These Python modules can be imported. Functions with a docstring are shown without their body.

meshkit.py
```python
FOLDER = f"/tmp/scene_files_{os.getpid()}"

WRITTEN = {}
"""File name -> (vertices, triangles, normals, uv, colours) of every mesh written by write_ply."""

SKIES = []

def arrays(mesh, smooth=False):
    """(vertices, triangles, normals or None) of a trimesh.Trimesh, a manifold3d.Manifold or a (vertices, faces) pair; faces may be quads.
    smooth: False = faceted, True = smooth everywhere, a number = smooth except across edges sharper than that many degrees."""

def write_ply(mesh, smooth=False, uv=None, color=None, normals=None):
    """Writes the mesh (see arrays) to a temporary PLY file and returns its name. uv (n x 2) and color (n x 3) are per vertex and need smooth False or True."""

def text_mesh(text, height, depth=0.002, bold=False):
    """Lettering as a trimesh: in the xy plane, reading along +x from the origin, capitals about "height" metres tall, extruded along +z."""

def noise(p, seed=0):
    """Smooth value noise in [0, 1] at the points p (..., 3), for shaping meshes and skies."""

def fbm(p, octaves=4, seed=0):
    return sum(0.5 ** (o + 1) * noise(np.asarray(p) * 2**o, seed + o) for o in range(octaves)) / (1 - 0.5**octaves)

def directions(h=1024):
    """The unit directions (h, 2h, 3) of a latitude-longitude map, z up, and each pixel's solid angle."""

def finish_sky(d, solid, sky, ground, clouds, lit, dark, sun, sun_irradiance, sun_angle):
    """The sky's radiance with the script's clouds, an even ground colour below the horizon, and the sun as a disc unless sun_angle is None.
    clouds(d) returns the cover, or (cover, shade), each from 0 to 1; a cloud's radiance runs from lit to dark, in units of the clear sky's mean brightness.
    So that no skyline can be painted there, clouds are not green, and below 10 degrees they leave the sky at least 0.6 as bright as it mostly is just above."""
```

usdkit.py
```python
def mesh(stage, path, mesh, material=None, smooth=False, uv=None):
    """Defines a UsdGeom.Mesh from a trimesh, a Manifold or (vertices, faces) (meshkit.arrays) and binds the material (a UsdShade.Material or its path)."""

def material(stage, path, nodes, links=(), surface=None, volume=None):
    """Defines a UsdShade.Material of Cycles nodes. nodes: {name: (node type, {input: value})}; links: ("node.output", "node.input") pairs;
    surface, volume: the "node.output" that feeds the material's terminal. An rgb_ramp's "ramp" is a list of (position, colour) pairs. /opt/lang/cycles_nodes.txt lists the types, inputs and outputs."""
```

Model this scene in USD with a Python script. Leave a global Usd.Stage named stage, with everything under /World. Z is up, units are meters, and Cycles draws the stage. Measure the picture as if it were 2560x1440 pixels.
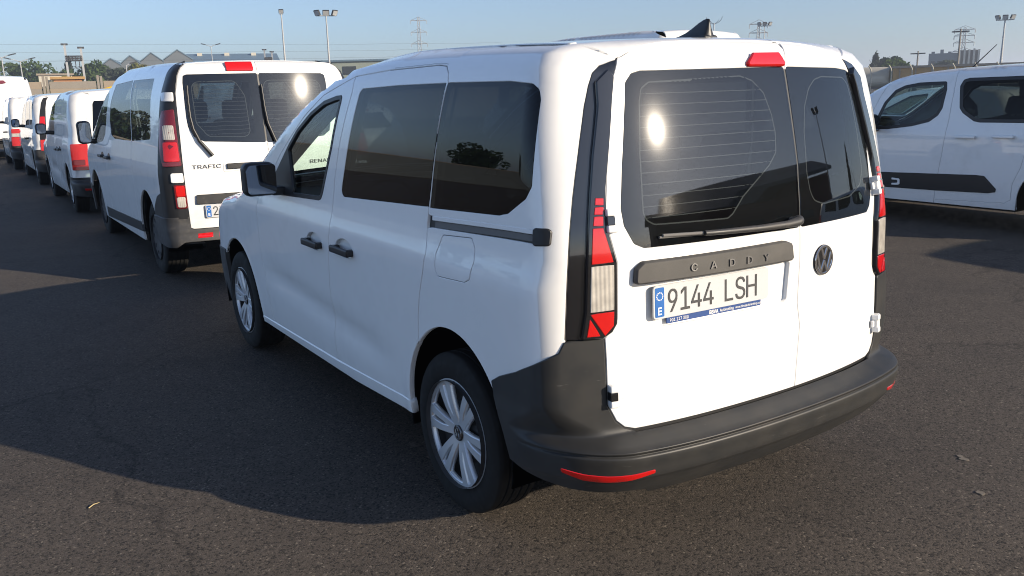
import math, random
import numpy as np, trimesh, shapely, usdkit, meshkit
from shapely.geometry import Polygon, Point, LineString, box as sbox
from shapely.ops import unary_union
from shapely import affinity
from scipy.interpolate import PchipInterpolator as Pchip
from scipy.spatial import Delaunay
from pxr import Usd, UsdGeom, UsdLux, UsdShade, Gf, Sdf, Vt

# ---------------------------------------------------------------- camera, sky, sun
stage = Usd.Stage.CreateInMemory()
UsdGeom.SetStageUpAxis(stage, UsdGeom.Tokens.z)
UsdGeom.SetStageMetersPerUnit(stage, 1.0)
UsdGeom.Xform.Define(stage, '/World')
UsdGeom.Scope.Define(stage, '/World/Looks')
CAM = (-2.37774, -1.80337, 1.60229); YAW, PITCH, ROLL, FPX = 0.582567, 0.229623, -0.025668, 2107.98
EXPOSURE = 1.4
SUN_AZ, SUN_EL = math.radians(149.3), math.radians(18.5)      # azimuth of the direction towards the sun, from +y towards +x
SUN_I, SKY_I = 0.75, 0.056

def cam_basis():
    f = np.array([math.sin(YAW)*math.cos(PITCH), math.cos(YAW)*math.cos(PITCH), -math.sin(PITCH)])
    r = np.array([math.cos(YAW), -math.sin(YAW), 0.0]); u = np.cross(r, f)
    c, s = math.cos(ROLL), math.sin(ROLL)
    return c*r+s*u, -s*r+c*u, f
_r, _u, _f = cam_basis()
cam = UsdGeom.Camera.Define(stage, '/World/camera')
cam.AddTransformOp().Set(Gf.Matrix4d(*_r, 0, *_u, 0, *(-_f), 0, *CAM, 1))
cam.CreateHorizontalApertureAttr(36.0); cam.CreateVerticalApertureAttr(20.25)
cam.CreateFocalLengthAttr(36.0*FPX/2560); cam.CreateClippingRangeAttr(Gf.Vec2f(0.05, 4000))
cam.CreateExposureAttr(EXPOSURE)

L = '/World/Looks/'
def mat(name, nodes, links=(), surface='p.BSDF'):
    return usdkit.material(stage, L+name, nodes, links, surface=surface)
usdkit_sky = usdkit.material(stage, L+'sky_look', {
    'sky': ('sky_texture', {'sky_type': 'single_scattering', 'sun_disc': False, 'sun_elevation': SUN_EL, 'sun_rotation': SUN_AZ,
            'altitude': 600.0, 'air_density': 1.0, 'aerosol_density': 1.1, 'ozone_density': 4.2}),
    'h': ('hsv', {'saturation': .84, 'value': 1.0}), 't': ('mix_color', {'blend_type': 'multiply', 'fac': 1.0, 'b': (.97, .99, 1.06), 'use_clamp': False}),
    'b': ('background_shader', {'strength': SKY_I})}, [('sky.color', 'h.color'), ('h.color', 't.a'), ('t.result', 'b.color')], surface='b.background')
dome = UsdLux.DomeLight.Define(stage, '/World/sky')
UsdShade.MaterialBindingAPI.Apply(dome.GetPrim()).Bind(usdkit_sky)
sun = UsdLux.DistantLight.Define(stage, '/World/sun')
sun.CreateIntensityAttr(SUN_I); sun.CreateAngleAttr(0.53); sun.CreateNormalizeAttr(True); sun.CreateColorAttr(Gf.Vec3f(1.0, 0.86, 0.68))
_d = np.array([math.sin(SUN_AZ)*math.cos(SUN_EL), math.cos(SUN_AZ)*math.cos(SUN_EL), math.sin(SUN_EL)])   # z axis of the light
_x = np.cross([0, 0, 1.0], _d); _x /= np.linalg.norm(_x); _y = np.cross(_d, _x)
sun.AddTransformOp().Set(Gf.Matrix4d(*_x, 0, *_y, 0, *_d, 0, 0, 0, 50, 1))

# ---------------------------------------------------------------- naming and mesh helpers
used = {}
def numbered(parent, name):
    n = used.get((parent, name), 0); used[(parent, name)] = n+1
    return parent + '/' + (name if n == 0 else '%s_%03d' % (name, n))
def put(name, m, material, parent='/World', smooth=False, **data):
    """m: (V, F, N or None), a trimesh or a Manifold; one Mesh prim."""
    path = numbered(parent, name)
    if isinstance(m, tuple) and len(m) == 3:
        v, f, n = m
        g = UsdGeom.Mesh.Define(stage, path)
        g.CreatePointsAttr(Vt.Vec3fArray.FromNumpy(np.asarray(v, np.float32)))
        g.CreateFaceVertexCountsAttr(Vt.IntArray.FromNumpy(np.full(len(f), 3, np.int32)))
        g.CreateFaceVertexIndicesAttr(Vt.IntArray.FromNumpy(np.asarray(f, np.int32).ravel()))
        g.CreateSubdivisionSchemeAttr('none')
        if n is not None:
            g.CreateNormalsAttr(Vt.Vec3fArray.FromNumpy(np.asarray(n, np.float32))); g.SetNormalsInterpolation('vertex')
        UsdShade.MaterialBindingAPI.Apply(g.GetPrim()).Bind(material)
    else:
        g = usdkit.mesh(stage, path, m, material, smooth=smooth)
    for k, v in data.items(): g.GetPrim().SetCustomDataByKey(k, v)
    return path
def thing(name, label, cat, loc=(0, 0, 0), rotz=0, group=None):
    path = numbered('/World', name)
    x = UsdGeom.Xform.Define(stage, path)
    x.AddTranslateOp().Set(Gf.Vec3d(*loc)); x.AddRotateZOp().Set(float(rotz))
    p = x.GetPrim(); p.SetCustomDataByKey('label', label); p.SetCustomDataByKey('category', cat)
    if group: p.SetCustomDataByKey('group', group)
    return path
def copy_of(src, label, cat, loc, rotz=0, group=None, scale=None):
    name = src.rsplit('/', 1)[1]
    while name[-3:].isdigit(): name = name[:-4]
    path = thing(name, label, cat, loc, rotz, group)
    if scale: UsdGeom.Xformable(stage.GetPrimAtPath(path)).AddScaleOp().Set(Gf.Vec3f(*scale))
    p = stage.GetPrimAtPath(path)
    p.GetReferences().AddInternalReference(src); p.SetInstanceable(True)
    return path
def cat(ms):
    V, F, N, k = [], [], [], 0
    for m in ms:
        if not isinstance(m, tuple):
            v, f, n = meshkit.arrays(m, 30)
        else: v, f, n = m
        if len(v) == 0: continue
        V.append(v); F.append(np.asarray(f)+k); N.append(n); k += len(v)
    return np.vstack(V), np.vstack(F), np.vstack(N)
def move(m, t=(0, 0, 0), rz=0):
    v, f, n = m; c, s = math.cos(rz), math.sin(rz); R = np.array([[c, -s, 0], [s, c, 0], [0, 0, 1]])
    return v@R.T+np.array(t), f, n@R.T
def xf(m, R, t=(0, 0, 0)):
    v, f, n = m; R = np.asarray(R, float)
    if np.linalg.det(R) < 0: f = f[:, ::-1]
    return v@R.T+np.array(t), f, n@R.T
def sm(m, a=30):
    return meshkit.arrays(m, a)
def rbox(x0, x1, y0, y1, z0, z1, r=0.01, seg=2):
    """A rounded box: hull of eight small spheres."""
    r = min(r, (x1-x0)/2.02, (y1-y0)/2.02, (z1-z0)/2.02)
    s = trimesh.creation.icosphere(seg, r)
    v = np.vstack([s.vertices+np.array([x, y, z]) for x in (x0+r, x1-r) for y in (y0+r, y1-r) for z in (z0+r, z1-r)])
    return sm(trimesh.Trimesh(v).convex_hull, 40)
def bx(x0, x1, y0, y1, z0, z1):
    b = trimesh.creation.box([x1-x0, y1-y0, z1-z0]); b.apply_translation([(x0+x1)/2, (y0+y1)/2, (z0+z1)/2])
    return sm(b, 10)
def tube(a, b, r, n=10, r2=None):
    """A capped, possibly tapering bar from a to b."""
    a, b = np.array(a, float), np.array(b, float); d = b-a; l = np.linalg.norm(d); d /= l
    x = np.cross(d, [0, 0, 1.0] if abs(d[2]) < .9 else [1.0, 0, 0]); x /= np.linalg.norm(x); y = np.cross(d, x)
    th = np.arange(n)/n*2*np.pi; c = np.cos(th)[:, None]*x+np.sin(th)[:, None]*y
    r2 = r if r2 is None else r2
    v = np.vstack([a+c*r, b+c*r2, a+c*r, b+c*r2]); nn = np.vstack([c, c, np.tile(-d, (n, 1)), np.tile(d, (n, 1))])
    i = np.arange(n); j = (i+1) % n
    f = np.vstack([np.stack([i, j, j+n], 1), np.stack([i, j+n, i+n], 1)] + [np.array([[2*n, 2*n+k+1, 2*n+k] for k in range(1, n-1)]), np.array([[3*n, 3*n+k, 3*n+k+1] for k in range(1, n-1)])])
    return v, f, nn
def path_tube(pts, r, n=10):
    """A smooth tube through points."""
    P = np.array(pts, float); T = np.gradient(P, axis=0); T /= np.linalg.norm(T, axis=1)[:, None]
    X = np.cross(T, [0, 0, 1.0]); bad = np.linalg.norm(X, axis=1) < .05; X[bad] = np.cross(T[bad], [1.0, 0, 0]); X /= np.linalg.norm(X, axis=1)[:, None]; Y = np.cross(T, X)
    th = np.arange(n)/n*2*np.pi
    rr = np.broadcast_to(r, (len(P),))
    C = np.cos(th)[None, :, None]*X[:, None]+np.sin(th)[None, :, None]*Y[:, None]
    V = P[:, None]+C*rr[:, None, None]; m = len(P)
    i, j = np.meshgrid(np.arange(m-1), np.arange(n), indexing='ij'); a = i*n+j; b = i*n+(j+1) % n
    f = np.vstack([np.stack([a, b, b+n], -1).reshape(-1, 3), np.stack([a, b+n, a+n], -1).reshape(-1, 3)])
    caps = np.array([[0, k+1, k] for k in range(1, n-1)]+[[(m-1)*n, (m-1)*n+k, (m-1)*n+k+1] for k in range(1, n-1)])
    return V.reshape(-1, 3), np.vstack([f, caps]), C.reshape(-1, 3)
def revolve(prof, n=48, axis='x', smooth=35):
    """prof: (radius, height) pairs; turned about the axis."""
    prof = np.array(prof, float); m = trimesh.creation.revolve(prof, sections=n)
    v, f, nn = sm(m, smooth)
    if axis == 'x': v, nn = v[:, [2, 0, 1]], nn[:, [2, 0, 1]]
    elif axis == 'y': v, nn = v[:, [1, 2, 0]], nn[:, [1, 2, 0]]
    return v, f, nn

# ---------------------------------------------------------------- shaped panels: plane outlines laid on a body surface
def rnd(p, r):
    p = Polygon(p) if not hasattr(p, 'buffer') else p
    return p.buffer(-r, quad_segs=6).buffer(2*r, quad_segs=6).buffer(-r, quad_segs=6)
def fill(poly, grid, edge):
    """Points and triangles of a plane polygon, with inner points every grid and edge points every edge."""
    out = []
    for g in getattr(poly, 'geoms', [poly]):
        if g.is_empty or g.area < 1e-8 or not hasattr(g, 'exterior'): continue
        g = g.simplify(2e-4).segmentize(edge)
        rings = [np.array(r.coords)[:-1] for r in (g.exterior, *g.interiors)]
        x0, y0, x1, y1 = g.bounds
        gx, gy = np.meshgrid(np.arange(x0+grid*.37, x1, grid), np.arange(y0+grid*.41, y1, grid)); q = np.stack([gx.ravel(), gy.ravel()], 1)
        inner = g.buffer(-edge*.5)
        if len(q) and not inner.is_empty: q = q[shapely.contains_xy(inner, q[:, 0], q[:, 1])]
        else: q = q[:0]
        P = np.vstack(rings+[q]); T = Delaunay(P).simplices
        C = P[T].mean(1); T = T[shapely.contains_xy(g, C[:, 0], C[:, 1])]
        A = np.cross(P[T[:, 1]]-P[T[:, 0]], P[T[:, 2]]-P[T[:, 0]]); T = np.where(A[:, None] < 0, T[:, ::-1], T); T = T[np.abs(A) > 1e-10]
        out.append((P, T, rings))
    return out
def prism(M, poly, off=0.0, depth=.012, bevel=.0015, grid=.05, edge=.025, flip=False, back=False):
    """A panel with rounded edges: M(ab, off) gives points and outward normals of the surface; depth is how far its rim goes in."""
    V, F, N, k = [], [], [], 0
    def add(v, f, n):
        nonlocal k
        V.append(v); F.append(np.asarray(f)+k); N.append(n); k += len(v)
    for P, T, rings in fill(poly, grid, edge):
        v, n = M(P, off); add(v, T[:, ::-1] if flip else T, n)
        if back:
            vb, nb = M(P, off-depth); add(vb, T if flip else T[:, ::-1], -nb)
        for ri, R in enumerate(rings):
            m = len(R)
            if m < 3: continue
            t = np.roll(R, -1, 0)-np.roll(R, 1, 0); t /= np.maximum(np.linalg.norm(t, axis=1), 1e-12)[:, None]
            sgn = 1.0 if (np.sum(R[:, 0]*np.roll(R[:, 1], -1)-R[:, 1]*np.roll(R[:, 0], -1)) > 0) else -1.0
            if ri > 0: sgn = -sgn
            o = np.stack([t[:, 1], -t[:, 0]], 1)*sgn                    # outward in the plane
            v0, n0 = M(R, off)
            vo, _ = M(R+o*.01, off); on = vo-v0; on -= n0*np.sum(on*n0, 1)[:, None]; on /= np.maximum(np.linalg.norm(on, axis=1), 1e-9)[:, None]
            lev = [(v0, n0*.8+on*.6)]
            if depth > 0:
                if bevel > 0: lev.append((v0+on*bevel-n0*bevel, on*.85+n0*.5))
                lev.append((v0+on*bevel-n0*max(depth, bevel*1.5), on))
            i = np.arange(m); j = (i+1) % m; vs = np.vstack([x for x, _ in lev]); ns = np.vstack([x/np.linalg.norm(x, axis=1)[:, None] for _, x in lev]); fs = []
            for q in range(len(lev)-1):
                a, b = q*m, (q+1)*m
                fs += [np.stack([a+i, b+i, b+j], 1), np.stack([a+i, b+j, a+j], 1)]
            if fs:
                fs = np.vstack(fs)
                c = np.cross(vs[fs[:, 1]]-vs[fs[:, 0]], vs[fs[:, 2]]-vs[fs[:, 0]]); bad = np.sum(c*ns[fs[:, 0]], 1) < 0
                fs[bad] = fs[bad][:, ::-1]; add(vs, fs, ns)
    if not V: return np.zeros((0, 3)), np.zeros((0, 3), int), np.zeros((0, 3))
    return np.vstack(V), np.vstack(F), np.vstack(N)
def flat(origin, ex, ey):
    """A plane map for prism: a along ex, b along ey, out along ex x ey."""
    origin, ex, ey = (np.array(x, float) for x in (origin, ex, ey)); en = np.cross(ex, ey); en /= np.linalg.norm(en)
    return lambda ab, off: (origin+ab[:, :1]*ex+ab[:, 1:2]*ey+en*off, np.tile(en, (len(ab), 1)))
def text_at(text, height, origin, ex, ey, depth=.002, bold=False, center=True, sx=1.0):
    m = meshkit.text_mesh(text, height, depth, bold); v = np.array(m.vertices)
    if center: v[:, 0] -= (v[:, 0].min()+v[:, 0].max())/2
    v[:, 0] *= sx
    ex, ey = np.array(ex, float), np.array(ey, float); en = np.cross(ex, ey)
    return sm(trimesh.Trimesh(np.array(origin)+v[:, :1]*ex+v[:, 1:2]*ey+v[:, 2:3]*en, m.faces, process=False), 20)

def rmax(a, b, r):
    return np.minimum(np.maximum(a, b), -r)+np.hypot(np.maximum(a+r, 0), np.maximum(b+r, 0))
class Body:
    """A vehicle body as a smooth solid: side profile, rear and nose profiles and roof line, joined with fillets. Local axes: x to the right, y forward, z up."""
    def __init__(s, width, rear, roof, nose, kx=(.1, .0), crown=.06, nkx=.12, rsr=.2, rt=.1, rsn=.3, xc=.5, yc=.5, yn=3.9, rnom=.3, taper=None, extra=None, zf=None):
        s.W = Pchip(*zip(*width), extrapolate=True); s.R = Pchip(*zip(*rear), extrapolate=True); s.T = Pchip(*zip(*roof), extrapolate=True); s.dT = s.T.derivative(); s.N = Pchip(*zip(*nose), extrapolate=True)
        s.kx, s.crown, s.nkx, s.rsr, s.rt, s.rsn, s.xc, s.yc, s.yn, s.rnom, s.taper, s.extra, s.zf = kx, crown, nkx, rsr, rt, rsn, xc, yc, yn, rnom, taper, extra, zf
    def F(s, p):
        x, y, z = np.abs(p[:, 0]), p[:, 1], p[:, 2]
        hw = s.W(z)
        if s.taper: hw = hw*s.taper(y)
        if s.extra: hw = hw+s.extra(y, z)
        zz = s.zf(x, z) if s.zf else z
        a = x-hw; b = s.R(zz)+s.kx[0]*x**2+s.kx[1]*x**4-y; n = y-(s.N(z)-s.nkx*x**2)
        t = (z-s.T(y)+s.crown*x**2)/np.sqrt(1+np.minimum(s.dT(y)**2, 4))
        return rmax(rmax(rmax(a, b, s.rsr(z) if callable(s.rsr) else s.rsr), n, s.rsn), t, s.rt)
    def solve(s, c, d, t1=1.6):
        lo, hi = np.zeros(len(c)), np.full(len(c), t1)
        for _ in range(34):
            m = (lo+hi)/2; inside = s.F(c+d*m[:, None]) < 0
            lo, hi = np.where(inside, m, lo), np.where(inside, hi, m)
        return c+d*lo[:, None]
    def normal(s, p, e=2e-3):
        g = np.stack([s.F(p+np.eye(3)[i]*e)-s.F(p-np.eye(3)[i]*e) for i in range(3)], 1)
        return g/np.maximum(np.linalg.norm(g, axis=1), 1e-9)[:, None]
    def core(s, u):
        """Start points and directions of the belt: u = 0 is the middle of the rear, negative to the left side and on forward."""
        a = np.abs(u); sg = np.where(u < 0, -1.0, 1.0); q = s.rnom*np.pi/2
        th = np.clip((a-s.xc)/s.rnom, 0, np.pi/2)
        cx = np.minimum(a, s.xc)*sg; cy = s.yc+np.maximum(a-s.xc-q, 0)
        return np.stack([cx, cy], 1), np.stack([np.sin(th)*sg, -np.cos(th), 0*th], 1)
    def belt(s, ab, off):
        c, d = s.core(ab[:, 0]); p = s.solve(np.column_stack([c, ab[:, 1]]), d); n = s.normal(p)
        return p+n*off, n
    def front(s, ab, off):
        """Like belt but around the nose: u = 0 is the middle of the front, negative on the left."""
        c, d = s.core(ab[:, 0]); c = c.copy(); d = d.copy(); c[:, 1] = s.yn-(c[:, 1]-s.yc); d[:, 1] *= -1
        p = s.solve(np.column_stack([c, ab[:, 1]]), d); n = s.normal(p)
        return p+n*off, n
    def top(s, ab, off):
        p = s.solve(np.column_stack([ab, np.full(len(ab), .6)]), np.tile([0, 0, 1.0], (len(ab), 1)), 2.6); n = s.normal(p)
        return p+n*off, n
    def u_of_y(s, y): return -(s.xc+s.rnom*np.pi/2+(y-s.yc))           # left side
    def f_of_y(s, y): return -(s.xc+s.rnom*np.pi/2+(s.yn-y))
    def param(s, p):
        p = np.atleast_2d(p); x, y = np.abs(p[:, 0]), p[:, 1]; sg = np.sign(p[:, 0])
        th = np.arctan2(x-s.xc, s.yc-y)
        u = np.where(y > s.yc, s.xc+s.rnom*np.pi/2+(y-s.yc), np.where(x > s.xc, s.xc+s.rnom*th, x))
        return np.stack([u*sg, p[:, 2]], 1)
# @@LIB
# ---------------------------------------------------------------- the white van in front: body surface
def sstep(x, a, b):
    t = np.clip((x-a)/(b-a), 0, 1); return t*t*(3-2*t)
RW, FW, WR = 0.869, 3.624, 0.318                                           # rear and front axle, wheel radius
def caddy_extra(y, z):
    d = 0*y
    for w in (RW, FW):
        r = np.hypot(y-w, z-WR); d = d+.005*np.exp(-((r-.375)/.035)**2)*(z < .8)
    zc = .50+.10*sstep(y, 1.3, 3.0)                                         # the hollow above the sill
    d = d-.016*np.exp(-((z-zc)/.065)**2)*sstep(y, 1.25, 1.7)*(1-sstep(y, 2.75, 3.2))
    return d
def caddy_taper(y): return 1-.030*np.clip((y-2.9)/1.5, 0, 1)**2
caddy = Body(
    width=[(.15, .865), (.25, .885), (.32, .898), (.42, .908), (.60, .916), (.80, .921), (.93, .922), (.985, .920), (1.02, .912), (1.06, .902), (1.12, .893), (1.20, .886), (1.40, .868), (1.60, .835), (1.75, .790), (1.9, .73)],
    rear=[(.2, .066), (.45, .091), (.64, .104), (.92, .118), (1.07, .124), (1.15, .133), (1.25, .153), (1.4, .185), (1.55, .2205), (1.7, .260), (1.80, .291), (2.0, .34)],
    roof=[(-.5, 1.735), (.2, 1.758), (.4, 1.770), (.8, 1.787), (1.4, 1.797), (1.8, 1.775), (2.1, 1.722), (2.35, 1.645), (2.62, 1.545), (2.85, 1.435), (3.05, 1.335), (3.3, 1.205), (3.46, 1.12), (3.56, 1.075), (3.70, 1.052), (3.95, 1.01), (4.2, .955), (4.36, .895), (4.46, .80), (4.6, .55)],
    nose=[(.15, 4.36), (.25, 4.44), (.35, 4.475), (.5, 4.49), (.65, 4.48), (.75, 4.46), (.85, 4.42), (1.0, 4.33), (1.2, 4.2), (1.8, 3.6)],
    kx=(.090, .105), crown=.06, nkx=.16, rsr=.07, rt=.085, rsn=.34, xc=.5, yc=.5, yn=3.9, taper=caddy_taper, extra=caddy_extra)
def bump_yb():
    return [(.2, .20), (.27, .090), (.30, .060), (.34, .028), (.372, .004), (.380, -.004), (.42, -.014), (.455, -.020), (.461, -.019), (.464, -.009), (.468, -.009), (.471, -.017), (.477, -.014), (.482, -.002), (.490, .03), (.500, .066), (.510, .086), (.53, .092), (.6, .095), (.75, .101), (.9, .108), (1.1, .115)]
def bump_r(z): return .25-.19*sstep(z, .46, .62)
caddy_b = Body(
    width=[(.15, .86), (.25, .888), (.30, .905), (.36, .920), (.46, .930), (.54, .929), (.60, .924), (.75, .923), (.9, .923), (1.1, .923)],
    rear=bump_yb(), roof=[(-1, 1.5), (5, 1.5)], nose=[(0, 4.6), (2, 4.6)], kx=(.09, .11), crown=0, rsr=bump_r, rt=.02, rsn=.2, xc=.5, yc=.5, yn=3.9, extra=lambda y, z: .006*np.exp(-((np.hypot(y-RW, z-WR)-.375)/.03)**2))

TRAF = (.085, 5.65, 0)
trafic = Body(
    width=[(.15, .93), (.3, .955), (.5, .968), (.75, .975), (.95, .978), (1.05, .970), (1.15, .955), (1.3, .926), (1.6, .862), (1.8, .785), (1.9, .735), (2.1, .63)],
    rear=[(.2, .02), (.5, .02), (.9, .03), (1.15, .050), (1.3, .070), (1.45, .092), (1.6, .1155), (1.75, .1415), (1.9, .170), (2.05, .20)],
    roof=[(-.5, 1.90), (.1, 1.915), (.5, 1.935), (1.5, 1.955), (2.6, 1.955), (2.95, 1.925), (3.2, 1.83), (3.8, 1.46), (4.15, 1.25), (4.3, 1.17), (4.6, 1.08), (4.8, .98), (4.92, .85), (5.1, .5)],
    nose=[(.15, 4.90), (.3, 4.96), (.6, 4.98), (.8, 4.95), (1.0, 4.85), (1.3, 4.6), (2, 3.9)],
    kx=(.13, .0), crown=.05, nkx=.16, rsr=.10, rt=.085, rsn=.34, xc=.6, yc=.5, yn=4.4)
trafic_b = Body(
    width=[(.15, .92), (.25, .955), (.4, .985), (.6, .988), (.9, .982), (1.2, .95)],
    rear=[(.2, .10), (.26, .03), (.30, .0), (.38, -.005), (.42, .0), (.44, .02), (.5, .03), (.56, .05), (.8, .055), (1.0, .065)],
    roof=[(-1, 1.8), (6, 1.8)], nose=[(0, 5.2), (2, 5.2)], kx=(.05, .05), crown=0, rsr=.10, rt=.02, rsn=.2, xc=.6, yc=.5, yn=4.4)
BERL = (7.77, 1.42, 0)
berlingo = Body(
    width=[(.15, .85), (.25, .875), (.35, .895), (.5, .91), (.75, .918), (.95, .915), (1.05, .905), (1.12, .892), (1.3, .865), (1.5, .825), (1.65, .785), (1.8, .73), (2, .65)],
    rear=[(.2, .03), (.5, .0), (.7, .02), (1.0, .05), (1.2, .08), (1.5, .15), (1.75, .22), (2, .3)],
    roof=[(-.5, 1.69), (.2, 1.72), (.6, 1.75), (1.3, 1.762), (2.0, 1.745), (2.4, 1.715), (2.7, 1.665), (3.0, 1.53), (3.3, 1.32), (3.55, 1.17), (3.7, 1.11), (4.0, 1.06), (4.2, 1.0), (4.33, .92), (4.42, .80), (4.6, .5)],
    nose=[(.15, 4.25), (.3, 4.36), (.5, 4.40), (.7, 4.40), (.85, 4.37), (1.0, 4.28), (1.2, 4.1), (2, 3.2)],
    kx=(.08, .03), crown=.055, nkx=.18, rsr=.14, rt=.09, rsn=.36, xc=.5, yc=.5, yn=3.8)
hivan = Body(
    width=[(.2, .93), (.4, .985), (.8, 1.01), (1.1, 1.015), (1.4, 1.0), (1.9, .955), (2.3, .90), (2.6, .84)],
    rear=[(.2, .05), (.6, .05), (1.2, .06), (1.8, .09), (2.2, .13), (2.6, .19)],
    roof=[(-.5, 2.36), (.2, 2.40), (.8, 2.43), (2.5, 2.44), (3.6, 2.36), (4.0, 2.18), (4.5, 1.72), (4.9, 1.36), (5.05, 1.25), (5.3, 1.17), (5.5, 1.05), (5.62, .9), (5.8, .5)],
    nose=[(.2, 5.5), (.5, 5.62), (.8, 5.62), (1.0, 5.55), (1.3, 5.3), (2.4, 4.2)],
    kx=(.03, .03), crown=.05, nkx=.14, rsr=.10, rt=.11, rsn=.36, xc=.6, yc=.5, yn=5.0)
hatch = Body(
    width=[(.15, .83), (.3, .875), (.55, .90), (.75, .90), (.88, .88), (.95, .862), (1.1, .80), (1.3, .705), (1.45, .62), (1.6, .52)],
    rear=[(.2, .10), (.35, .02), (.5, .0), (.65, .01), (.85, .05), (.95, .09), (1.05, .16), (1.25, .32), (1.4, .45), (1.6, .62)],
    roof=[(-.5, 1.30), (.2, 1.37), (.55, 1.43), (1.1, 1.48), (1.7, 1.485), (2.2, 1.43), (2.6, 1.27), (3.0, 1.06), (3.15, .985), (3.3, .955), (3.7, .90), (4.0, .82), (4.15, .72), (4.3, .45)],
    nose=[(.15, 4.05), (.3, 4.18), (.5, 4.22), (.65, 4.20), (.8, 4.10), (1.0, 3.9), (1.5, 3.0)],
    kx=(.16, .05), crown=.08, nkx=.22, rsr=.18, rt=.10, rsn=.40, xc=.45, yc=.65, yn=3.5)
# @@BODY
# ---------------------------------------------------------------- materials
P = 'principled_bsdf'
def plain(name, col, rough=.5, **k):
    return mat(name, {'p': (P, {'base_color': col, 'roughness': rough, **k})})
def dusty(name, col, rough, coat=0.0, dirt=(.22, .19, .15), amount=.25, scale=6.0, **k):
    """A base colour with faint grime in it."""
    return mat(name, {'tc': ('texture_coordinate', {}), 'n': ('noise_texture', {'scale': scale, 'detail': 6.0, 'roughness': .65}), 'r': ('rgb_ramp', {'ramp': [(0, (0, 0, 0)), (.52, (0, 0, 0)), (.78, (amount,)*3), (1, (amount,)*3)]}),
        'm': ('mix_color', {'a': col, 'b': dirt}), 'mr': ('map_range', {'from_min': .3, 'from_max': .7, 'to_min': rough*.8, 'to_max': rough*1.25}),
        'p': (P, {'coat_weight': coat, 'coat_roughness': .025, **k})},
        [('tc.object', 'n.vector'), ('n.fac', 'r.fac'), ('r.color', 'm.fac'), ('m.result', 'p.base_color'), ('n.fac', 'mr.value'), ('mr.result', 'p.roughness')])
def window(name, tint, ior=1.55, rough=0.0, film=0.0):
    if film:                                                                # a film of dust spreads part of the mirrored light
        return mat(name, {'t': ('transparent_bsdf', {'color': tint}), 'g1': ('glossy_bsdf', {'color': (1, 1, 1), 'roughness': rough}), 'g2': ('glossy_bsdf', {'color': (1, 1, 1), 'roughness': .13}), 'g': ('mix_closure', {'fac': film}), 'f': ('fresnel', {}), 'm': ('mix_closure', {}), 'ge': ('geometry', {}), 'i': ('mix_float', {'a': ior, 'b': 1/ior})},
                   [('ge.backfacing', 'i.fac'), ('i.result', 'f.IOR'), ('f.fac', 'm.fac'), ('g1.BSDF', 'g.closure1'), ('g2.BSDF', 'g.closure2'), ('t.BSDF', 'm.closure1'), ('g.closure', 'm.closure2')], surface='m.closure')
    return mat(name, {'t': ('transparent_bsdf', {'color': tint}), 'g': ('glossy_bsdf', {'color': (1, 1, 1), 'roughness': rough}), 'f': ('fresnel', {}), 'm': ('mix_closure', {}), 'ge': ('geometry', {}), 'i': ('mix_float', {'a': ior, 'b': 1/ior})},
               [('ge.backfacing', 'i.fac'), ('i.result', 'f.IOR'), ('f.fac', 'm.fac'), ('t.BSDF', 'm.closure1'), ('g.BSDF', 'm.closure2')], surface='m.closure')
white = dusty('white_paint', (.75, .75, .74), .35, coat=1.0, dirt=(.45, .42, .37), amount=.10, scale=3.0)
white2 = dusty('white_paint_worn', (.72, .72, .71), .38, coat=1.0, dirt=(.40, .37, .32), amount=.25, scale=5.0)
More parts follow.
